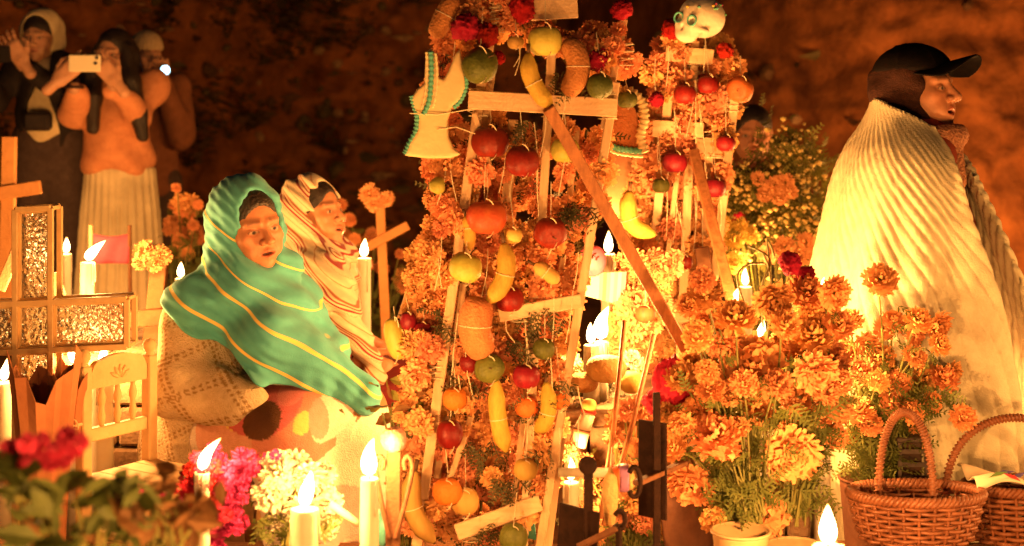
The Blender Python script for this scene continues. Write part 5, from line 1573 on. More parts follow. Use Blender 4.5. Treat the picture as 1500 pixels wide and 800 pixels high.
def fl(lst, jitter=.06, meshes=None, dy=0.):
    return [(x, y, d, rb.choice(meshes or MARI), dy + rb.uniform(-.2, .2), rb.uniform(-jitter, jitter)) for x, y, d in lst]
left = fl([(1033, 432, 50), (1030, 410, 34), (1012, 448, 40), (1078, 466, 62), (1133, 440, 66), (1100, 535, 84), (1000, 552, 56), (1048, 640, 66), (1012, 710, 62), (986, 656, 40),
           (1107, 600, 54), (1060, 508, 46), (1022, 492, 40), (1022, 600, 40), (1040, 570, 40), (1068, 578, 34), (975, 605, 34), (1075, 700, 34), (1045, 762, 36), (1140, 562, 42),
           (1000, 620, 40), (1065, 660, 40), (1090, 560, 40), (1150, 475, 46), (1035, 545, 34), (1082, 625, 34)])
bouquet('spreading marigold bouquet standing in the cream bucket beside the black iron cross', left, (1100, 775), 3.42, 1, 240, fill=44)
mid = fl([(1180, 430, 56), (1155, 500, 50), (1190, 495, 60), (1220, 525, 52), (1196, 545, 56), (1168, 585, 60), (1160, 665, 74), (1222, 430, 52), (1228, 475, 46), (1200, 612, 36), (1212, 572, 40), (1230, 560, 36), (1225, 640, 36), (1180, 625, 36), (1120, 755, 72), (1186, 462, 44), (1232, 600, 40)])
bouquet('tall marigold bouquet beside the wicker baskets', mid, (1165, 770), 3.5, 2, 200, fill=46)
right = fl([(1290, 410, 50), (1245, 470, 40), (1310, 470, 36), (1345, 470, 42), (1372, 476, 44), (1376, 505, 30), (1340, 492, 30), (1295, 482, 32), (1355, 552, 50), (1382, 556, 46), (1262, 545, 42),
            (1286, 558, 36), (1310, 590, 46), (1256, 602, 46), (1332, 602, 40), (1252, 642, 42), (1290, 522, 40), (1340, 522, 34), (1270, 505, 34), (1300, 545, 32), (1395, 545, 34), (1318, 560, 36), (1275, 622, 36), (1345, 640, 34), (1240, 515, 34), (1365, 590, 36)])
bouquet('loose marigold bouquet in front of the ribbed blanket', right, (1275, 740), 3.78, 3, 380)
fl1 = flower  # noqa
o = bpy.data.objects.new('fallen_marigold', MARI[1]); COL.objects.link(o); o.location = W(1411, 612, 3.7); r = 20 * 3.7 / FPX; o.scale = (r, r, r); o.rotation_euler = (R(70), R(20), 0)
props(o, 'single marigold head resting on the rear basket handle', 'flower')
def comb(px, py, Y, r, lab, mesh, grp='pink and red cockscomb heads', sq=.8):
    o = bpy.data.objects.new('cockscomb_flower', mesh); COL.objects.link(o)
    rad = r * Y / FPX; o.location = W(px, py, Y); o.scale = (rad, rad * sq, rad); o.rotation_euler = (R(50), px * .7, py)
    m = MB(); m.tube([W(px, py, Y + .02), W(px + 3, py + r * 1.5, Y + .04), W(px + 8, py + r * 4, Y + .06)], .004, 6)
    ORIGIN[o.name] = Vector((0, 0, 0)); s = m.build('stem', STEM); s.parent = o; s.matrix_parent_inverse = (Matrix.LocRotScale(o.location, o.rotation_euler, o.scale)).inverted()
    return props(o, lab, 'flower', grp)
REDPINK = [comb_mesh('cockscomb_bright', k, mat('cockscomb_bright', (.72, .02, .07), (.5, .01, .035), rough=.8, scale=60, bump=.6, bscale=160)) for k in (7, 8)]
comb(985, 560, 3.5, 36, 'bright pink red cockscomb left of the marigolds in the cream bucket', REDPINK[0])
comb(965, 590, 3.52, 24, 'smaller pink red cockscomb drooping beside the black iron cross', REDPINK[1])
comb(1157, 385, 3.55, 20, 'dark crimson cockscomb sticking up above the marigold bouquets', COMB[0])
comb(1180, 402, 3.58, 15, 'small dark crimson cockscomb at the top of the marigold bouquets', COMB[1])

# dry curled stalks on top of the bouquets
tw = thing('dry_stalks', 'dry bent flower stalks poking up above the marigold bouquets', 'stalks', W(1110, 470, 3.6))
for pts in ([(1118, 480), (1116, 420), (1128, 380), (1096, 360)], [(1128, 390), (1124, 350), (1135, 375)], [(1100, 470), (1080, 410), (1095, 388), (1120, 386)], [(1130, 470), (1128, 400), (1118, 372)]):
    m = MB(); m.tube(smooth_path([W(x, y, 3.6) for x, y in pts], 6), [.0028] * (6 * (len(pts) - 1) + 1), 5); m.build('stalk', STEM, tw)

def bucket(label, px, py0, py1, Y, w0, w1, m, cat='bucket', square=False):
    a = W(px, py0, Y); b = W(px, py1, Y); r0 = w0 / 2 * Y / FPX; r1 = w1 / 2 * Y / FPX; h = a.z - b.z
    t = thing('flower_bucket', label, cat, b)
    mb = MB(); mb.lathe([(r1, 0), (r1 * 1.01, .004), (r0 * .98, h * .92), (r0, h), (r0 * .94, h), (r1 * .93, .012), (0, .012)], b, Matrix.Rotation(.6, 3, 'Z'), 4 if square else 28, None)
    mb.build('wall', m, t, smooth=not square)
    mb = MB(); mb.tube([b + Vector((r0 * 1.01 * math.cos(k), r0 * 1.01 * math.sin(k), h)) for k in np.linspace(0, 6.283, 29)[:-1]], .004, 6, True)
    if not square: mb.build('rim', m, t, smooth=True)
CREAMP = mat('cream_plastic', (.52, .34, .18), (.40, .25, .12), rough=.5, scale=8)
CLAY = mat('dark_clay', (.15, .06, .03), (.09, .035, .02), rough=.85, scale=12, bump=.3)
bucket('cream plastic bucket holding the spreading marigold bouquet', 1085, 778, 846, 3.34, 84, 66, CREAMP)
bucket('cream plastic bucket holding the tall marigold bouquet', 1165, 800, 856, 3.42, 84, 66, CREAMP)
bucket('dark clay pot behind the black iron cross', 1018, 700, 800, 3.62, 110, 90, CLAY, 'pot')
bucket('dark clay pot under the loose marigold bouquet', 1275, 700, 815, 3.8, 90, 70, CLAY, 'pot')

# ---- pale bush of tiny flowers behind, blurred
BUSHG = mat('gypsophila_green', (.16, .15, .03), (.10, .10, .02), rough=.7, scale=30, translucent=.3)
PALEF = mat('pale_blossom', (.74, .58, .20), (.66, .44, .14), rough=.7, scale=20)
SALM = mat('salmon_petal', (.80, .34, .14), (.86, .46, .20), rough=.7, scale=20, translucent=.2)
SALMF = [petal_ball('salmon_bloom', 60 + k, LAYG, None, [SALM, LEAFG]) for k in range(2)]
YELF = [petal_ball('yellow_bloom', 70 + k, LAYG, None, [mat('yellow_petal', (.80, .55, .12), (.74, .46, .08), rough=.7, translucent=.2), LEAFG]) for k in range(2)]
def pale_bush():
    Y = 5.35; rr = random.Random(9); base = W(1135, 620, Y); base.z = 0
    b = thing('flower_bush', 'tall bush of tiny pale yellow blossoms behind the marigold bouquets', 'flower bush', base)
    m = MB(); bl = MB()
    ctr = [(1165, 225, 40), (1185, 270, 36), (1150, 245, 30), (1082, 278, 22), (1150, 300, 50), (1110, 300, 45), (1190, 330, 34), (1140, 350, 50), (1080, 290, 34), (1170, 380, 40), (1075, 350, 30)]
    for k in range(300):
        x, y, sg = rr.choice(ctr); p = W(x + rr.gauss(0, sg * .42), y + rr.gauss(0, sg * .5), Y + rr.uniform(-.15, .15))
        if k % 6 == 0: m.tube(smooth_path([base + Vector((rr.uniform(-.05, .05), 0, .1)), base.lerp(p, .5) + Vector((0, 0, .05)), p], 3), [.004] * 3 + [.003] * 3 + [.0015], 4)
        for q in range(4):
            feather_leaf(m, p + Vector((rr.gauss(0, .03), rr.gauss(0, .03), rr.gauss(0, .03))), (rr.uniform(-1, 1), rr.uniform(-1, 1), rr.uniform(-.2, 1)), rr.uniform(.04, .09), rr, 4, .004)
        for q in range(3):
            c = p + Vector((rr.gauss(0, .03), rr.gauss(0, .03), rr.gauss(0, .03))); s = rr.uniform(.006, .013)
            bl.lathe([(0, -s), (s * .9, -s * .3), (s, s * .3), (0, s * .8)], c, None, 6)
    m.build('foliage', BUSHG, b)['kind'] = 'stuff'
    bl.build('blossoms', PALEF, b, smooth=True)['kind'] = 'stuff'
    for x, y, d in ((1110, 262, 22), (1133, 272, 30), (1150, 268, 28), (1120, 285, 26), (1142, 290, 24), (1157, 280, 26), (1070, 350, 40), (1100, 345, 26), (1085, 335, 30), (1150, 362, 34), (1180, 355, 30), (1125, 370, 30), (1170, 375, 34), (1195, 372, 26), (1075, 385, 34), (1062, 330, 26)):
        flower('flower', rr.choice(YELF if y > 320 and x < 1110 else SALMF), b, W(x, y, Y - .18), (rr.uniform(-.5, .5), -1, rr.uniform(-.2, .6)), d / 2 * Y / FPX, rr.uniform(0, 6))
    comb(1083, 322, Y - .15, 12, 'small dark pink cockscomb in the pale flower bush', REDPINK[1])
pale_bush()

# ================================================================== baskets
WICK1 = mat('wicker_reddish', (.34, .13, .06), (.19, .065, .03), rough=.45, scale=18, bump=.25, bscale=90, spec=.5)
WICK2 = mat('wicker_dark', (.26, .09, .035), (.16, .05, .02), rough=.5, scale=18, bump=.25, bscale=90, spec=.4)
def basket(label, cx, py_rim, py_base, Y, rx_px, ry, m, hx0, hx1, htop, yaw=0., nst=26, rows=9):
    c = W(cx, py_base, Y); rim = W(cx, py_rim, Y); h = rim.z - c.z; rx = rx_px * Y / FPX
    b = thing('basket', label, 'basket', c, 'wicker baskets')
    def ring(t, a, o=0.):
        k = (.80 + .20 * t ** .7)
        ca, sa = math.cos(a), math.sin(a)
        return c + Vector(((rx * k + o) * ca, (ry * k + o) * sa, h * t))
    for k in range(nst):
        a = 2 * math.pi * k / nst
        mb = MB(); mb.tube([ring(t, a) for t in (0, .25, .5, .75, 1.0, 1.06)], .0042, 6); mb.build('stake', m, b, smooth=True)
    for r in range(rows):
        t = .05 + .80 * r / (rows - 1); N = nst * 4; sg = 1 if r % 2 else -1
        mb = MB(); mb.tube([ring(t, 2 * math.pi * k / N, sg * .0065 * math.cos(math.pi * k / 4)) for k in range(N)], min(.0062, h * .80 / rows * .46), 6, True); mb.build('weaver', m, b, smooth=True)
    for q in range(3):                              # braided rim
        N = 160; mb = MB()
        mb.tube([ring(1.0, 2 * math.pi * k / N, .008 * math.cos(k * 2 * math.pi * 26 / N + q * 2.094)) + Vector((0, 0, .009 * math.sin(k * 2 * math.pi * 26 / N + q * 2.094))) for k in range(N)], .0065, 6, True)
        mb.build('rim_strand', m, b, smooth=True)
    mb = MB(); mb.lathe([(0, .004), (1, .004), (1, .010), (0, .010)], (0, 0, 0), None, 32)
    mb.v = [(c.x + x * rx * .8, c.y + y * ry * .8, c.z + z) for x, y, z in mb.v]; mb.build('bottom', m, b)
    # wrapped handle
    a0 = W(hx0, py_rim, Y); a1 = W(hx1, py_rim, Y); top = W((hx0 + hx1) / 2, htop, Y)
    a0.y += yaw; a1.y -= yaw
    path = []
    for k in range(33):
        u = k / 32; ang = math.pi * u
        x = a0.lerp(a1, .5 - .5 * math.cos(ang)); z = a0.z - .05 + (top.z - a0.z + .05) * math.sin(ang) ** .75
        path.append(Vector((x.x, x.y, z)))
    mb = MB(); mb.tube(path, .0085, 8); hd = mb.build('handle', m, b, smooth=True)
    mb = MB(); pts = []; N = 32 * 14
    cum = smooth_path(path, 14)
    for k, p in enumerate(cum):
        d = (cum[min(k + 1, len(cum) - 1)] - cum[max(k - 1, 0)]).normalized(); x = d.cross(Vector((0, 1, 0))); x = x.normalized() if x.length > 1e-4 else Vector((1, 0, 0)); y = d.cross(x)
        a = k * .85; pts.append(p + (x * math.cos(a) + y * math.sin(a)) * .0094)
    mb.tube(pts, .0030, 5); mb.build('wrapping', m, hd, smooth=True)
    return b
basket('front wicker basket with an upright wrapped handle', 1342, 722, 790, 3.62, 96, .10, WICK1, 1291, 1362, 604, .03)
bk2 = basket('rear wicker basket with wide arched handle and an embroidered cloth', 1505, 712, 792, 3.71, 92, .085, WICK2, 1385, 1590, 612, .0)
CLOTH = mat('white_napkin', (.78, .64, .44), (.66, .50, .32), rough=.9, scale=10, bump=.2)
nap = thing('napkin', 'embroidered white napkin laid over the rear basket', 'cloth', W(1480, 712, 3.7))
V = []; F = []; n = 26
for j in range(n + 1):
    for i in range(n + 1):
        u, v = i / n, j / n; p = W(1416 + 160 * u, 700, 3.71); x = p.x; y = 3.62 + .17 * v
        z = W(1400, 704, 3.71).z + .018 * math.sin(u * 7 + 2 * v) + .014 * math.sin(v * 9 + u * 3) + .028 * math.exp(-((u - .55) ** 2 + (v - .4) ** 2) * 9) - .08 * max(0, .12 - v)
        V.append((x, y, z))
for j in range(n):
    for i in range(n):
        a = j * (n + 1) + i; F.append((a, a + 1, a + n + 2, a + n + 1))
o = put('cloth', V, F, CLOTH, nap); o.modifiers.new('thickness', 'SOLIDIFY').thickness = .002
EMB = [mat('embroidery_green', (.12, .20, .05)), mat('embroidery_red', (.50, .04, .05)), mat('embroidery_blue', (.10, .08, .25))]
for k, (u, v, a) in enumerate(((.22, .10, .5), (.34, .06, 2.4), (.42, .16, .8), (.5, .08, 2.0), (.58, .16, 1.1), (.3, .2, .2))):
    i = int(v * n) * (n + 1) + int(u * n); p = Vector(V[i]) + Vector((0, -.004, .004)); d = Vector((math.cos(a), .1, .5 * math.sin(a))) * .03; s = Vector((-math.sin(a), .3, math.cos(a) * .5)) * .009
    m = MB(); m.add([p - d, p + s + Vector((0, -.002, .003)), p + d, p - s + Vector((0, -.002, .003))], [(0, 1, 2), (0, 2, 3)]); m.build('embroidered_leaf', EMB[k % 3 if k % 3 else 0], nap)

# dark candle lantern between the baskets
lan = thing('lantern', 'small dark metal lantern standing between the two baskets', 'lantern', W(1332, 712, 3.8))
DM = mat('dark_iron', (.035, .022, .018), (.06, .035, .025), rough=.55, scale=20, spec=.4, bump=.15)
p0, p1 = W(1310, 712, 3.8), W(1354, 640, 3.8); wq = p1.x - p0.x; cc = (p0 + p1) / 2
for sx in (-1, 1):
    for sy in (-1, 1):
        m = MB(); m.box((cc.x + sx * wq * .45, 3.8 + sy * wq * .45, cc.z), (.01, .01, p1.z - p0.z)); m.build('post', DM, lan)
m = MB(); m.box((cc.x, 3.8, p1.z), (wq * 1.1, wq * 1.1, .014), None, .003); m.build('roof', DM, lan)
m = MB(); m.box((cc.x, 3.8, p0.z), (wq * 1.1, wq * 1.1, .014), None, .003); m.build('base', DM, lan)
for sx in (-1, 0, 1):
    m = MB(); m.box((cc.x, 3.8 - wq * .44, cc.z + sx * .035), (wq * .86, .004, .012)); m.build('grille_bar', DM, lan)
m = MB(); m.box((cc.x, 3.8 + .01, cc.z), (wq * .7, wq * .7, (p1.z - p0.z) * .8)); m.build('dark_glass', mat('sooty_glass', (.04, .02, .012), rough=.2), lan)
tombz = tomb(1305, 1358, 3.755, 3.845, .30, 'low stone kerb under the dark metal lantern')

# ================================================================== left: glass cross, chair, crosses
IRONF = mat('painted_angle_iron', (.66, .44, .20), (.50, .30, .13), rough=.5, scale=14, spec=.4, bump=.1)
def hammered():
    m = bpy.data.materials.new('hammered_glass'); m.use_nodes = True; t = m.node_tree; L = t.links; b = t.nodes['Principled BSDF']
    b.inputs['Base Color'].default_value = (.90, .86, .70, 1); b.inputs['Transmission Weight'].default_value = .92; b.inputs['Roughness'].default_value = .12; b.inputs['IOR'].default_value = 1.3
    tc = _n(t, 'ShaderNodeTexCoord'); v = _n(t, 'ShaderNodeTexVoronoi', feature='SMOOTH_F1'); v.inputs['Scale'].default_value = 95
    L.new(tc.outputs['Object'], v.inputs['Vector']); bp = _n(t, 'ShaderNodeBump'); bp.inputs['Strength'].default_value = 1; bp.inputs['Distance'].default_value = .012
    L.new(v.outputs['Distance'], bp.inputs['Height']); L.new(bp.outputs['Normal'], b.inputs['Normal']); return m
HGL = hammered()
Yc = 3.7
def glass_cross():
    g = thing('glass_cross', 'big cross of iron frame and hammered glass panes beside the small chair', 'cross', W(48, 830, Yc))
    T = .012
    def P(x, y, d): return W(x, y, Yc) + Vector((0, d, 0))
    D = .075
    xs = (-95, 22, 74, 186); ys = (306, 444, 514, 840); sl = lambda x: (x - 48) * -.045   # arms rise a little to the right
    def frame(d):
        for a, b in (((22, 306), (22, 840)), ((74, 306), (74, 840)), ((22, 306), (74, 306)), ((-95, 444), (22, 444)), ((74, 444), (186, 444)), ((-95, 514), (22, 514)), ((74, 514), (186, 514)), ((186, 444), (186, 514)), ((-95, 444), (-95, 514)), ((22, 444), (74, 444)), ((22, 514), (74, 514)), ((22, 840), (74, 840))):
            hz = a[1] == b[1]
            m = MB(); m.bar(P(a[0], a[1] + sl(a[0]), d), P(b[0], b[1] + sl(b[0]), d), .016 if hz else .015, T if hz else T * .98, bev=.0015); m.build('frame_bar', IRONF, g)
    frame(0); frame(D)
    for x, y in ((22, 306), (74, 306), (186, 444), (186, 514), (-95, 444), (-95, 514)):
        m = MB(); m.bar(P(x, y + sl(x), .006), P(x, y + sl(x), D - .006), .010, .010, up=(0, 0, 1), bev=.001); m.build('depth_bar', IRONF, g)
    for x0, x1, y0, y1 in ((22, 74, 306, 444), (22, 74, 444, 514), (-95, 22, 444, 514), (74, 186, 444, 514), (22, 74, 514, 840)):
        # bars of an inner bead and the pane itself
        i = 5
        for (a, b) in (((x0 + i, y0 + i), (x1 - i, y0 + i)), ((x0 + i, y1 - i), (x1 - i, y1 - i)), ((x0 + i, y0 + i), (x0 + i, y1 - i)), ((x1 - i, y0 + i), (x1 - i, y1 - i))):
            m = MB(); m.bar(P(a[0], a[1] + sl(a[0]), .012), P(b[0], b[1] + sl(b[0]), .012), .008, .006, bev=.001); m.build('bead', IRONF, g)
        m = MB(); q = [P(x0 + i, y0 + i + sl(x0), .018), P(x1 - i, y0 + i + sl(x1), .018), P(x1 - i, y1 - i + sl(x1), .018), P(x0 + i, y1 - i + sl(x0), .018)]
        e = Vector((0, .004, 0)); m.add(q + [k + e for k in q], [(3, 2, 1, 0), (4, 5, 6, 7), (0, 1, 5, 4), (1, 2, 6, 5), (2, 3, 7, 6), (3, 0, 4, 7)]); m.build('pane', HGL, g)
glass_cross()

def small_chair():
    WD = mat('chair_pine', (.70, .47, .22), (.56, .34, .14), rough=.65, scale=10, bump=.15, bscale=90)
    Y = 3.72; base = W(172, 690, Y); base.z = ground_z(base.x, Y)
    t = thing('chair', 'small raw pine chair with turned spindles beside the glass cross', 'chair', base)
    a = R(-24); ux = Vector((math.cos(a), -math.sin(a), 0)); uy = Vector((math.sin(a) * -1, -math.cos(a), 0))   # ux along the back, uy to the front
    ux = Vector((.55, .835, 0)).normalized(); uy = Vector((.835, -.55, 0)).normalized()
    zs = W(0, 688, Y).z; w = .11; d = .21
    P = lambda u, v, z: Vector((base.x, base.y, 0)) + ux * u + uy * v + Vector((0, 0, z))
    M3 = Matrix((ux, uy, Vector((0, 0, 1)))).transposed()
    zt = W(0, 528, Y).z
    for q in (-1, 1):
        m = MB(); m.box(P(q * w, 0, (zt + base.z) / 2), (.030, .032, zt - base.z), M3, .003); bp = m.build('back_post', WD, t)
        k = MB(); k.lathe([(.014, 0), (.010, .006), (.017, .018), (.019, .028), (.013, .040), (0, .045)], P(q * w, 0, zt), None, 14); k.build('finial', WD, bp, smooth=True)
        m = MB(); m.box(P(q * w, d, (zs + base.z) / 2 - .01), (.030, .030, zs - base.z - .02), M3, .003); m.build('front_leg', WD, t)
        m = MB(); m.bar(P(q * w, .014, base.z + .08), P(q * w, d - .014, base.z + .08), .016, .016); m.build('stretcher', WD, t)
    zr = W(0, 562, Y).z                                   # arched crest rail
    pts = [(-w + .016, zr), (w - .016, zr), (w - .016, zr + .035)] + [(w * .82 * math.cos(th) * .98, zr + .038 + .042 * math.sin(th) + (.006 if abs(math.cos(th)) > .75 else 0)) for th in np.linspace(.15, math.pi - .15, 13)] + [(-w + .016, zr + .035)]
    n = len(pts); m = MB(); m.add([P(u, -.009, z) for u, z in pts] + [P(u, .009, z) for u, z in pts], [tuple(range(n))[::-1], tuple(range(n, 2 * n))] + [(k, (k + 1) % n, n + (k + 1) % n, n + k) for k in range(n)]); cr = m.build('crest_rail', WD, t)
    for k in range(5):                                    # carved petals
        th = R(30 + 30 * k); m = MB(); o = P(0, .010, zr + .016); dd = ux * math.cos(th) + Vector((0, 0, math.sin(th))); m.tube([o + dd * .006, o + dd * .02, o + dd * .036], [.003, .006, .002], 6); m.build('carved_petal', WD, cr, smooth=True)
    z0 = W(0, 628, Y).z; m = MB(); m.box(P(0, 0, z0), (2 * w - .03, .02, .034), M3, .003); m.build('lower_rail', WD, t)
    for q in (-.052, 0, .052):
        z1 = z0 + .017; H = zr - z1
        m = MB(); m.lathe([(.007, 0), (.0075, H * .1), (.011, H * .22), (.008, H * .38), (.0065, H * .5), (.010, H * .62), (.0115, H * .72), (.007, H * .88), (.007, H)], P(q, 0, z1), None, 12); m.build('spindle', WD, t, smooth=True)
    for k in range(4):                                    # seat boards
        u0 = -w - .012 + (2 * w + .024) * k / 4; u1 = -w - .012 + (2 * w + .024) * (k + 1) / 4
        m = MB(); m.box(P((u0 + u1) / 2, d / 2 + .012, zs), (u1 - u0 - .0015, d + .03, .014), M3, .002); m.build('seat_board', WD, t)
    m = MB(); m.box(P(0, d, zs - .026), (2 * w - .03, .016, .034), M3, .002); m.build('apron', WD, t)
small_chair()

DKW = mat('dark_cross_wood', (.20, .085, .035), (.12, .05, .02), rough=.8, scale=16, bump=.3)
ORW = mat('orange_cross_wood', (.55, .26, .09), (.42, .18, .06), rough=.75, scale=10, bump=.3)
def wood_cross(label, post, arm, Y, w, m, t=.03, group='wooden grave crosses', flowers=()):
    (ax, ay), (bx, by) = post; b = W(bx, by, Y)
    c = thing('grave_cross', label, 'cross', b, group)
    k = MB(); k.bar(W(ax, ay, Y), b, w, t, bev=.003); k.build('post', m, c)
    (ax, ay), (bx, by) = arm; k = MB(); k.bar(W(ax, ay, Y - t * .6), W(bx, by, Y - t * .6), w, t * .8, bev=.003); k.build('arm', m, c)
    for x, y, d, me in flowers: flower('flower', me, c, W(x, y, Y - .06), (rng.uniform(-.4, .4), -1, rng.uniform(-.2, .4)), d / 2 * Y / FPX, rng.uniform(0, 6))
    return c
wood_cross('orange lit wooden cross at the edge beside the hooded photographer', ((14, 200), (8, 520)), ((-30, 288), (60, 274)), 5.2, .05, ORW, .03)
wood_cross('dark wooden cross topped with pale marigolds behind the small chair', ((236, 366), (208, 640)), ((160, 470), (270, 462)), 4.5, .052, DKW, .035,
           flowers=[(212, 368, 34, SALMF[0]), (236, 374, 32, SALMF[1]), (226, 386, 26, SALMF[0]), (205, 384, 24, MARI[0])])
wood_cross('thin wooden cross topped with a pale flower behind the striped shawl', ((556, 280), (572, 640)), ((538, 362), (598, 330)), 5.6, .036, ORW, .025,
           flowers=[(541, 284, 32, SALMF[0]), (548, 298, 28, SALMF[1]), (567, 292, 24, SALMF[0])])
# thin slanting boards behind the glass cross
for k, (a, b, lab) in enumerate((((40, 330), (0, 425), 'thin slanting board left of the glass cross upright'), ((78, 400), (100, 470), 'thin slanting board right of the glass cross upright'))):
    o = MB(); o.bar(W(*a, 4.2), W(*b, 4.2), .03, .014); props(o.build('board', PINE, loc=W(*b, 4.2)), lab, 'board', 'boards behind the glass cross')

# pink banner between two sticks
bn = thing('pink_banner', 'small pink cloth banner stretched between two sticks in front of the pale skirt', 'banner', W(165, 420, 5.6))
for x in (133, 190): 
    m = MB(); m.tube([W(x, 330, 5.6), W(x + 2, 640, 5.6)], .008, 8); m.build('stick', DKW if x > 150 else PINE, bn)
V = []; F = []
for j in range(7):
    for i in range(15):
        u, v = i / 14, j / 6; p = W(134 + 56 * u, 342 + 44 * v + 4 * math.sin(u * 3.1) * (1 - v), 5.6); p.y += .008 * math.sin(u * 9 + v * 3); V.append(p)
for j in range(6):
    for i in range(14): a = j * 15 + i; F.append((a, a + 1, a + 16, a + 15))
o = put('cloth', V, F, mat('pink_cloth', (.66, .10, .16), (.52, .07, .12), rough=.9, translucent=.3), bn); o.modifiers.new('thickness', 'SOLIDIFY').thickness = .002

# brown paper wrapped pots left of the chair
KP = mat('kraft_paper', (.46, .18, .075), (.34, .12, .05), rough=.85, scale=8, bump=.3)
def wrap(label, px, py0, py1, Y, wpx, seed):
    a = W(px, py0, Y); b = W(px, py1, Y); r = wpx / 2 * Y / FPX; h = a.z - b.z; rr = random.Random(seed)
    t = thing('wrapped_pot', label, 'pot', b); m = MB(); N = 22; V = []; F = []
    for j in range(9):
        u = j / 8
        for k in range(N):
            an = 2 * math.pi * k / N; pk = (1 if k % 2 else -1)
            rad = r * (.62 + .25 * u + .5 * max(0, u - .6) ** 1.2) * (1 + .06 * pk * u + .07 * math.sin(an * 3 + seed))
            V.append(b + Vector((rad * math.cos(an), rad * math.sin(an), h * u + (.03 * math.sin(an * 3.0 + seed * 2) + .035 * math.sin(an * 7 + seed) + .05 * math.sin(an * 2 + seed)) * max(0, u - .55) * 1.5)))
    for j in range(8):
        for k in range(N): F.append((j * N + k, j * N + (k + 1) % N, (j + 1) * N + (k + 1) % N, (j + 1) * N + k))
    m.add(V, F); o = m.build('paper', KP, t); o.modifiers.new('thickness', 'SOLIDIFY').thickness = .002
    m = MB(); m.tube([b + Vector((r * .74 * math.cos(k), r * .74 * math.sin(k), h * .4)) for k in np.linspace(0, 6.283, 20)[:-1]], .004, 5, True)
    bow = b + Vector((.0, -r * .78, h * .4))
    for q in (-1, 1):
        m.tube(smooth_path([bow, bow + Vector((q * .03, -.01, .02)), bow + Vector((q * .04, -.01, -.004)), bow], 5), .0022, 5); m.tube([bow, bow + Vector((q * .015, -.01, -.06))], .002, 5)
    m.build('ribbon', mat('raffia', (.74, .58, .30)), t)
wrap('tall pot wrapped in brown paper with raffia below the glass cross', 62, 545, 815, 3.5, 96, 1)
wrap('crumpled brown paper wrapper beside the small chair', 100, 560, 660, 3.62, 60, 4)

# ---- foreground plants and flowers, out of focus
FGL = [mat('near_leaf', (.10, .13, .03), (.06, .08, .02), rough=.6, scale=20, translucent=.3), mat('near_leaf_dry', (.22, .11, .04), (.13, .06, .02), rough=.7, scale=20, translucent=.2)]
def leafy(label, pts, Y, base, seed, n=90, L=(.03, .055), mats=FGL[0], blooms=(), bm=None, dia=20, name='leafy_plant', cat='plant'):
    rr = random.Random(seed); b0 = W(*base, Y); b = thing(name, label, cat, b0)
    for k in range(14):
        x, y = rr.choice(pts); p = W(x, y, Y); m = MB(); m.tube(smooth_path([b0 + Vector((rr.uniform(-.04, .04), 0, 0)), b0.lerp(p, .5) + Vector((rr.uniform(-.02, .02), 0, .02)), p], 4), [.003] * 9, 5); m.build('stem', STEM, b)
    for k in range(n):
        x, y = rr.choice(pts); p = W(x + rr.gauss(0, 16), y + rr.gauss(0, 16), Y + rr.uniform(-.09, .09)); l = rr.uniform(*L)
        M = aim((rr.uniform(-1, 1), rr.uniform(-1, .4), rr.uniform(-.4, 1)), rr.uniform(0, 6)).to_3x3()
        q = [Vector((0, 0, -l)), Vector((l * .45, .15 * l, -.35 * l)), Vector((l * .42, .15 * l, .3 * l)), Vector((0, -.1 * l, l)), Vector((-l * .42, .15 * l, .3 * l)), Vector((-l * .45, .15 * l, -.35 * l)), Vector((0, -.02, 0)) * 0]
        m = MB(); m.add([M @ v + p for v in q], [(0, 1, 6), (1, 2, 6), (2, 3, 6), (3, 4, 6), (4, 5, 6), (5, 0, 6)]); m.build('leaf', mats if rr.random() < .8 else FGL[1], b)
    for x, y in blooms: flower('flower', rr.choice(bm), b, W(x, y, Y - .05 + rr.uniform(-.04, .04)), (rr.uniform(-.5, .5), -1, rr.uniform(-.1, .8)), dia / 2 * Y / FPX * rr.uniform(.8, 1.25), rr.uniform(0, 6))
    return b
leafy('out of focus leafy plant with pink red blossoms in front of the wrapped pot', [(20, 720), (60, 740), (110, 730), (160, 720), (185, 745), (40, 780), (120, 780), (180, 785), (10, 690), (200, 730)], 2.05, (110, 900), 1, 130, (.018, .034),
      blooms=[(14, 655), (40, 650), (62, 645), (82, 658), (98, 640), (112, 650), (30, 668), (75, 672), (92, 668), (50, 660)], bm=PMUM, dia=32)
leafy('dry brown leafy stalks out of focus beside the magenta cockscombs', [(225, 740), (250, 760), (280, 775), (215, 770), (245, 720), (290, 745)], 2.15, (250, 900), 2, 60, (.016, .03), FGL[1])
leafy('tall yellow green plant in front of the iron cross with curled arms', [(575, 590), (600, 600), (560, 605), (610, 580)], 3.55, (590, 800), 3, 26, (.02, .034), mat('yellow_green_leaf', (.26, .24, .05), (.18, .17, .04), rough=.6, translucent=.3), name='leafy_sprig')  # paler, yellower leaf colour for this plant
ym = thing('cockscomb_bunch', 'tall magenta cockscomb bunch beside the white chrysanthemums', 'flowers', W(330, 850, 3.05))
rr = random.Random(4)
for k in range(80):
    t = rr.random(); x = 348 - 40 * t + rr.gauss(0, 20); y = 665 + 130 * t + rr.gauss(0, 14)
    flower('plume', rr.choice(COMBM), ym, W(x, y, 3.05 + rr.uniform(-.05, .05)), (rr.uniform(-1, 1), -1, rr.uniform(0, 1)), rr.uniform(8, 14) * 3.05 / FPX, rr.uniform(0, 6), 1.2)
dk = thing('cockscomb_bunch', 'dark wine cockscomb bunch left of the magenta one', 'flowers', W(290, 850, 3.0))
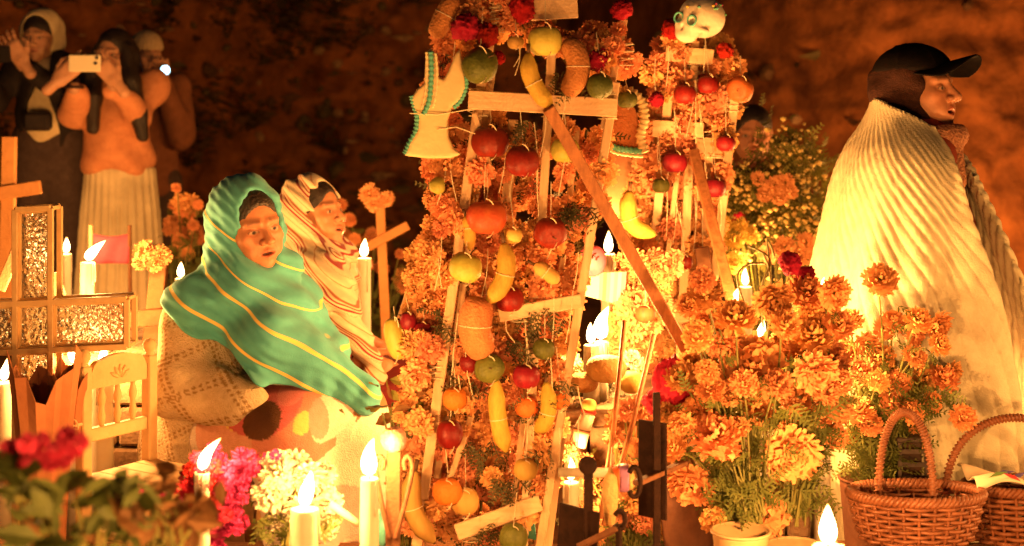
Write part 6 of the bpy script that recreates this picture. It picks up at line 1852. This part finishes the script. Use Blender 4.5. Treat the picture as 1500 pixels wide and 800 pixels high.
for k in range(46):
    flower('plume', rr.choice(COMBW), dk, W(300 + rr.gauss(0, 22), 722 + rr.gauss(0, 24), 3.02 + rr.uniform(-.05, .05)), (rr.uniform(-1, 1), -1, rr.uniform(0, 1)), rr.uniform(8, 16) * 3.0 / FPX, rr.uniform(0, 6), 1.1)
for k, (x, y) in enumerate(((205, 715), (225, 728), (240, 720), (262, 735), (190, 735))):
    flower('plume', COMBM[k % 2], dk, W(x, y, 3.0), (0, -1, .3), 8 * 3.0 / FPX, k)
wm = fl([(405, 690, 56), (450, 700, 60), (430, 660 + 30, 50), (395, 725, 50), (478, 735, 44), (445, 745, 54), (415, 760, 46), (470, 695, 44), (470, 770, 44)], .04, WMUM)
bouquet('bunch of white chrysanthemums around the lit candle', wm, (430, 850), 3.12, 7, 90, 'small bunches of flowers', name='chrysanthemum_bunch')

wm = fl([(843, 552, 40), (866, 560, 38), (905, 545, 40), (925, 530, 36), (835, 530, 34), (895, 570, 36), (915, 575, 34)], .02, WMUM)  # white heads added as bright pieces behind the candles
bouquet('white chrysanthemums added behind the twin candles to brighten the gap', wm, (880, 584), 4.02, 8, 40, 'small bunches of flowers', name='chrysanthemum_bunch', fill=8)
bkf = [(255, 300, 18), (268, 318, 20), (250, 335, 22), (283, 330, 18), (262, 352, 20), (290, 300, 14), (275, 372, 22), (245, 368, 18), (292, 350, 18), (258, 275, 14)]
bouquet('dim marigold plant in the gloom left of the green shawl', fl(bkf, .1), (265, 520), 6.1, 9, 160, 'dim flower plants by the bank', name='marigold_plant', fill=8)
bkf = [(500, 300, 18), (512, 322, 20), (505, 345, 22), (520, 350, 18), (498, 365, 20), (586, 372, 16), (602, 395, 18), (590, 420, 20), (522, 400, 16)]
bouquet('dim marigold plant in the gloom beside the striped shawl', fl(bkf, .1), (540, 560), 6.2, 10, 140, 'dim flower plants by the bank', name='marigold_plant', fill=8)

# ---- wrought-iron grave crosses seen edge on
IRON = mat('rusty_iron', (.014, .007, .005), (.03, .013, .008), spec=.1, rough=.9, scale=30, bump=.3)
IRON2 = mat('rust_brown_iron', (.17, .07, .03), (.10, .04, .018), rough=.75, scale=30, bump=.3)
def iron_cross_a():
    Y = 3.2; c = thing('iron_cross', 'dark iron cross with round top and square plaque below the candle flames', 'cross', W(862, 840, Y), 'iron grave crosses')
    m = MB(); m.bar(W(862, 690, Y), W(862, 840, Y), .021, .014); m.build('post', IRON, c)
    m = MB(); m.lathe([(.0, -.009), (.019, -.009), (.021, -.004), (.021, .004), (.019, .009), (0, .009)], W(861, 682, Y), Matrix.Rotation(R(80), 3, 'X'), 20); m.build('round_top', IRON, c, smooth=True)
    m = MB(); m.box(W(847, 782, Y + .014), (.105, .006, .12), Matrix.Rotation(R(-34), 3, 'Z') @ Matrix.Rotation(R(4), 3, 'Y'), .001); m.build('plaque', IRON, c)
    m = MB(); m.bar(W(850, 800, Y - .01), W(908, 772, Y - .10), .024, .014, up=(0, 0, 1)); m.build('arm', IRON2, c)
    m = MB(); m.tube([W(908 + 8 * math.cos(a), 762 + 13 * math.sin(a), Y - .10) for a in np.linspace(-2.6, 2.6, 14)], .006, 7); m.tube([W(906, 772, Y - .1), W(908, 840, Y - .1)], .008, 7); m.build('scroll', IRON, c, smooth=True)
iron_cross_a()
def iron_cross_b():
    Y = 3.3; c = thing('iron_cross', 'tall black iron cross with upright plaque in front of the clay pot', 'cross', W(962, 800, Y), 'iron grave crosses')
    m = MB(); m.bar(W(962, 575, Y), W(962, 815, Y), .017, .014); m.build('post', IRON, c)
    m = MB(); m.box(W(956, 688, Y + .016), (.075, .006, .225), Matrix.Rotation(R(-36), 3, 'Z'), .001); m.build('plaque', IRON, c)
    m = MB(); m.bar(W(932, 708, Y - .10), W(1003, 678, Y + .10), .020, .012, up=(0, 0, 1)); m.build('arm', IRON2, c)
    m = MB(); m.tube([W(929 + 9 * math.cos(a), 706 + 22 * math.sin(a), Y - .10) for a in np.linspace(-2.5, 2.5, 14)], .006, 7); m.build('scroll', IRON, c, smooth=True)
iron_cross_b()
def iron_cross_c():
    Y = 3.12; c = thing('iron_cross', 'brown iron cross with two curled arms and a pink cloth cap', 'cross', W(576, 840, Y), 'iron grave crosses')
    m = MB(); m.bar(W(577, 660, Y), W(575, 840, Y), .032, .02); m.build('post', IRON2, c)
    for q in (-1, 1):
        m = MB(); m.tube(smooth_path([W(575 + q * 4, 790, Y - .01), W(576 + q * 14, 750, Y - .015), W(577 + q * 24, 705, Y - .015), W(577 + q * 27, 680, Y - .015), W(577 + q * 21, 668, Y - .015), W(577 + q * 15, 676, Y - .015), W(577 + q * 17, 688, Y - .015)], 6), .0056, 7); m.build('curled_arm', IRON2, c, smooth=True)
    m = MB(); ctr = W(577, 645, Y); m.lathe([(0, -.024), (.018, -.022), (.027, -.008), (.029, .006), (.024, .02), (.012, .028), (0, .03)], ctr, Matrix.Rotation(R(-18), 3, 'Y'), 20, lambda a, z: 1 + .03 * math.sin(a * 9)); m.build('cloth_cap', mat('pink_knit', (.74, .28, .26), (.66, .40, .20), rough=.9, scale=25, bump=.6), c, smooth=True)
iron_cross_c()

# ================================================================== offerings behind the arch
tz = tomb(825, 975, 3.78, 4.35, .50, 'block grave laden with offerings behind the tall arch')
def offering(kind, lab, px, py, Y, r, m, cat, h=.8, tilt=(0, 0)):
    rad = r * Y / FPX; c = W(px, py, Y); M = Matrix.Rotation(R(tilt[0]), 3, 'X') @ Matrix.Rotation(R(tilt[1]), 3, 'Y')
    mb = MB(); mb.lathe(apple_prof(rad, h, .06), c, M, 20, lambda a, z: 1 + .03 * math.sin(3 * a)); o = mb.build(kind, m, loc=c, smooth=True)
    return props(o, lab, cat, 'offerings on the block grave')
SWB = skin('sweet_bread', (.72, .46, .20), (.62, .34, .13), .6, 14, .4)
offering('bread_bun', 'round glazed bun in front of the twin flames', 888, 540, 3.82, 30, SWB, 'bread', .7)
offering('bread_bun', 'pale bun lower on the pile below the flames', 855, 560, 3.84, 22, SWB, 'bread', .7)
offering('orange', 'pale orange on the pile right of the buns', 925, 560, 3.86, 18, F_GUAVA, 'orange', .95)
offering('guava', 'small pale guava above the knitted doll', 863, 594, 3.70, 11, F_GUAVA, 'guava', .95)
offering('apple', 'pinkish apple tucked beside the slanting canes', 936, 625, 3.8, 18, F_ORED, 'apple', .95)
offering('gourd', 'dark round gourd under the slanting canes', 930, 655, 3.7, 17, F_BROWN, 'gourd', .9)
pc = [W(866, 590, 3.7), W(862, 606, 3.7), W(852, 632, 3.69), W(845, 652, 3.69)]
dl = thing('figurine', 'small white figurine with dark belt leaning behind the round-topped iron cross', 'figurine', pc[-1])
m = MB(); m.tube(pc[1:], [.018, .022, .024], 12); m.build('body', mat('white_porcelain', (.80, .68, .48), rough=.3), dl, smooth=True)
m = MB(); m.tube([pc[2] + Vector((0, 0, .008)), pc[2] - Vector((.002, 0, .001))], .0245, 12); m.build('belt', DKW, dl, smooth=True)
m = MB(); m.tube([pc[1] + Vector((0, 0, .003)), pc[1] + Vector((.001, 0, .009))], .0195, 12); m.build('collar', CRIM, dl, smooth=True)
rl = thing('wax_roll', 'long pale wax taper lying across below the figurine', 'candle', W(870, 692, 3.5)); m = MB(); m.tube([W(818, 692, 3.5), W(905, 692, 3.52)], .012, 12); m.build('wax', WAX, rl, smooth=True)
m = MB(); m.tube([W(905, 692, 3.52), W(912, 692, 3.52)], .0015, 5); m.build('wick', WICK, rl)
bl = thing('bottle_gourd', 'slender pale bottle gourd hanging beside the dark iron cross', 'gourd', W(894, 770, 3.3)); m = MB()
m.lathe([(.003, 0), (.012, .01), (.0175, .05), (.0185, .09), (.015, .115), (.006, .128), (.003, .14)], W(894, 772, 3.3), None, 16); m.build('body', SWB, bl, smooth=True)
m = MB(); m.tube([W(894, 684, 3.3), W(896, 655, 3.32)], .0012, 4); m.build('string', THREAD, bl)
rb_ = thing('painted_gourd', 'round gourd painted with pink and violet bands beside the black iron cross', 'gourd', W(914, 722, 3.36)); c = W(914, 700, 3.36)
for k, (z0, z1, mm) in enumerate(((-.036, -.012, F_ORED), (-.012, .010, mat('violet_band', (.34, .16, .34), rough=.4)), (.010, .036, SWB))):
    m = MB(); m.lathe([(math.sqrt(max(0, .037 ** 2 - z * z)) * (.9), z) for z in np.linspace(z0, z1, 6)], c, Matrix.Rotation(R(90), 3, 'Y'), 20); m.build('band', mm, rb_, smooth=True)
cn = thing('canes', 'two slender brown canes leaning together behind the iron crosses', 'canes', W(890, 780, 3.55))
for a, b in (((915, 470), (880, 760)), ((958, 490), (884, 770))):
    m = MB(); m.tube([W(*a, 3.72), W((a[0] + b[0]) / 2 + 3, (a[1] + b[1]) / 2, 3.62), W(*b, 3.55)], .0065, 7); m.build('cane', PROP, cn, smooth=True)
hp = [(x, y, d) for x, y, d in ((935, 600, 36), (955, 625, 34), (915, 600, 30), (925, 690, 34), (950, 700, 36), (930, 735, 38), (905, 720, 32), (985, 745, 36), (915, 760, 38), (945, 765, 40), (975, 775, 36), (1005, 785, 40), (885, 745, 34), (835, 780, 36), (870, 785, 36), (900, 640, 30), (830, 660, 30), (990, 640, 34), (965, 660, 34))]
bouquet('heap of marigolds against the block grave behind the iron crosses', fl(hp, .03, MARID), (930, 830), 3.66, 12, 60, 'marigolds heaped on the graves', name='marigold_heap', fill=30)
# striped woven cloth and pink paper behind
STC = [mat('weave_pink', (.70, .20, .22)), mat('weave_cream', (.78, .66, .36)), mat('weave_violet', (.38, .18, .34)), mat('weave_orange', (.74, .34, .10))]
wv = thing('woven_cloth', 'striped woven cloth in cream and pink hanging beside the prop pole', 'cloth', W(880, 440, 4.3))
a, b, c_, d_ = W(850, 402, 4.3), W(918, 398, 4.3), W(914, 448, 4.3), W(850, 432, 4.3)
for k, (u0, u1, mi) in enumerate(((0, .42, 1), (.42, .5, 0), (.5, .58, 3), (.58, .66, 0), (.66, .74, 2), (.74, .82, 0), (.82, .9, 1), (.9, 1, 0))):
    q = [a.lerp(b, u0), a.lerp(b, u1), d_.lerp(c_, u1), d_.lerp(c_, u0)]; e = Vector((0, .006, 0)); m = MB()
    m.add(q + [p + e for p in q], [(3, 2, 1, 0), (4, 5, 6, 7), (0, 1, 5, 4), (1, 2, 6, 5), (2, 3, 7, 6), (3, 0, 4, 7)]); m.build('stripe', STC[mi], wv)
offering('pink_gourd', 'pink round gourd behind the right slat of the tall arch', 866, 382, 4.3, 22, mat('pink_rind', (.70, .14, .20), (.58, .08, .14), rough=.5), 'gourd', 1.1)['group'] = 'offerings'
# brown sack between the arches
def sack(X, Y_, Z):
    c = W(905, 255, 4.9); d = ell(X, Y_, Z, tuple(c), (.10, .09, .15)); return d + folds(X, Y_, Z, 1.4, 30)
c = W(905, 330, 4.9); sk = thing('cloth_bundle', 'brown cloth bundle between the two arches', 'bundle', c)
cc = W(905, 255, 4.9); put_sdf('cloth', sack, (cc.x - .14, cc.y - .13, cc.z - .2), (cc.x + .14, cc.y + .13, cc.z + .2), .008, mat('brown_cloth', (.40, .19, .09), (.30, .13, .06), rough=.9, scale=20), sk)
# teal cloth scrap at the foot of the arch
for px, py, Y, lab in ((766, 765, 3.52, 'teal cloth scrap at the foot of the tall arch'), (548, 775, 3.16, 'teal printed scrap behind the curled iron cross')):
    V = []; F = []
    for j in range(7):
        for i in range(7):
            u, v = i / 6 - .5, j / 6 - .5; V.append(W(px + u * 34 + 6 * v, py + v * 52, Y) + Vector((0, .012 * math.sin(u * 7 + v * 5), .006 * math.sin(u * 6))))
    for j in range(6):
        for i in range(6): a = j * 7 + i; F.append((a, a + 1, a + 8, a + 7))
    o = put('cloth_scrap', V, F, mat('teal_cloth', (.12, .42, .36), (.09, .32, .28), rough=.9), loc=W(px, py + 26, Y)); o.modifiers.new('thickness', 'SOLIDIFY').thickness = .003; props(o, lab, 'cloth')

# ================================================================== candles
tl = tomb(40, 215, 4.2, 4.7, .58, 'block grave behind the glass cross')
tm = tomb(505, 575, 4.92, 5.16, .42, 'block grave beside the woman in the striped shawl')
tr = tomb(1040, 1190, 3.95, 4.4, .30, 'block grave behind the marigold bouquets')
candle(128, 384, 4.3, .021, .2, 'white candle with wind-bent flame behind the glass cross', 7, .048, .9, base=tl)
candle(533, 378, 5.02, .024, .2, 'thick white candle beside the woman in the striped shawl', 4, .05, .1, base=tm)
candle(97, 372, 5.4, .02, .2, 'candle in front of the pale pleated skirt', 6, .045, 0, base=.10)
candle(265, 408, 5.0, .02, .2, 'candle half hidden behind the green shawl', 5, .045, 0, base=.0)
candle(150, 540, 4.06, .03, .2, 'short thick candle low behind the chair crest', 7, .05, .2, base=.1)
candle(112, 535, 4.10, .026, .2, 'short candle low behind the arm of the glass cross', 6, .05, -.2, base=.1)
candle(5, 560, 4.05, .026, .2, 'short candle at the edge below the glass cross arm', 5, .05, .2, base=.05)
candle(866, 505, 3.9, .020, .2, 'left of the twin candles burning behind the tall arch', 16, .05, .0, base=tz)
candle(880, 500, 3.94, .020, .2, 'right of the twin candles burning behind the tall arch', 16, .065, .15, base=tz)
candle(891, 372, 4.75, .024, .3, 'candle burning higher up between the two arches', 8, .05, 0, base=.0)
candle(1114, 512, 3.72, .022, .2, 'candle burning among the marigold heads', 17, .055, .1, base=.16)
candle(1078, 445, 4.15, .012, .2, 'thin candle behind the marigold bouquets', 4, .03, 0, base=tr)
candle(1205, 440, 3.66, .02, .2, 'candle behind the tall marigold bouquet', 1, .045, 0, base=.2)
candle(1030, 470, 3.75, .02, .2, 'candle behind the bouquet beside the prop pole', 5, .045, 0, base=.16)
candle(1479, 652, 4.02, .022, .2, 'white pillar candle beside the ribbed blanket hem', 4, .03, 0, base=.05)
candle(1213, 800, 2.95, .034, .2, 'stout candle burning before the wicker baskets', 15, .058, 0, base=.02)
candle(296, 692, 2.98, .016, .2, 'candle with broad flame on the corner of the small chair', 7, .05, .5, base=.0)
candle(446, 745, 2.98, .028, .2, 'stout candle among the white chrysanthemums', 7, .055, .1, base=.05)
candle(541, 700, 3.02, .020, .2, 'tall candle beside the curled iron cross', 6, .058, .1, base=.05)
candle(56, 385, 4.22, .022, .2, 'candle glowing behind the top pane of the glass cross', 5, .05, 0, base=tl)
candle(150, 500, 4.28, .026, .2, 'candle stub glowing behind the right arm of the glass cross', 4, .05, 0, base=tl)
# unseen candles added below the frame edge to light the front
FR = 'unseen candles added in a row to light the front'
for k, (x, y) in enumerate(((-1.05, 1.75), (-.7, 1.5), (-.35, 1.65), (.02, 1.45), (.38, 1.6), (.72, 1.45), (1.08, 1.7), (1.45, 2.3))):
    p = (750 + x * FPX / y, HOR + (CAMZ - .33) * FPX / y)
    candle(p[0], p[1], y, .024, .28, 'unseen stout candle added in a row to light the front', (12 if abs(x) < .5 else 8), .055, 0, FR, base=.0)
FS = 'unseen candles added to light the person in the ribbed blanket'  # unseen candles added off to the right to brighten the face
for k, (x, y) in enumerate(((1.75, 3.2), (1.95, 3.7), (1.9, 4.3))):
    p = (750 + x * FPX / y, HOR + (CAMZ - .62) * FPX / y)
    candle(p[0], p[1], y, .024, .28, 'unseen stout candle added to light the person in the ribbed blanket', (9 if y < 4 else 3), .055, 0, FS, base=.0)
# candles added along the foot of the bank so the earth is lit
FB = 'candles added along the bank to light it'
for k, (x, y) in enumerate(((1.75, 5.7), (2.15, 6.3), (2.6, 5.4), (3.0, 6.2), (-2.5, 5.6), (-1.85, 5.9))):
    p = (750 + x * FPX / y, HOR + (CAMZ - .5) * FPX / y)
    candle(p[0], p[1], y, .026, .4, 'candle added along the earth bank to light it', (28 if x > 1 else 4), .05, 0, FB, base=ground_z(x, y) - .01)
candle(836, 706, 3.62, .02, .2, 'short candle low behind the right slat of the tall arch', 5, .045, 0, base=.15)
# fallen taper
ft = thing('wax_taper', 'unlit white taper leaning beside the white chrysanthemums', 'candle', W(505, 755, 3.08)); m = MB(); m.tube([W(484, 738, 3.08), W(526, 768, 3.06)], .008, 10); m.build('wax', WAX, ft, smooth=True)
m = MB(); m.tube([W(484, 738, 3.08), W(481, 734, 3.08)], .0015, 5); m.build('wick', WICK, ft)

candle(1092, 420, 5.15, .022, .3, 'candle added behind the pale flower bush to light the face', 7, .045, 0, base=.0)  # hidden candle added to brighten the face and the bush
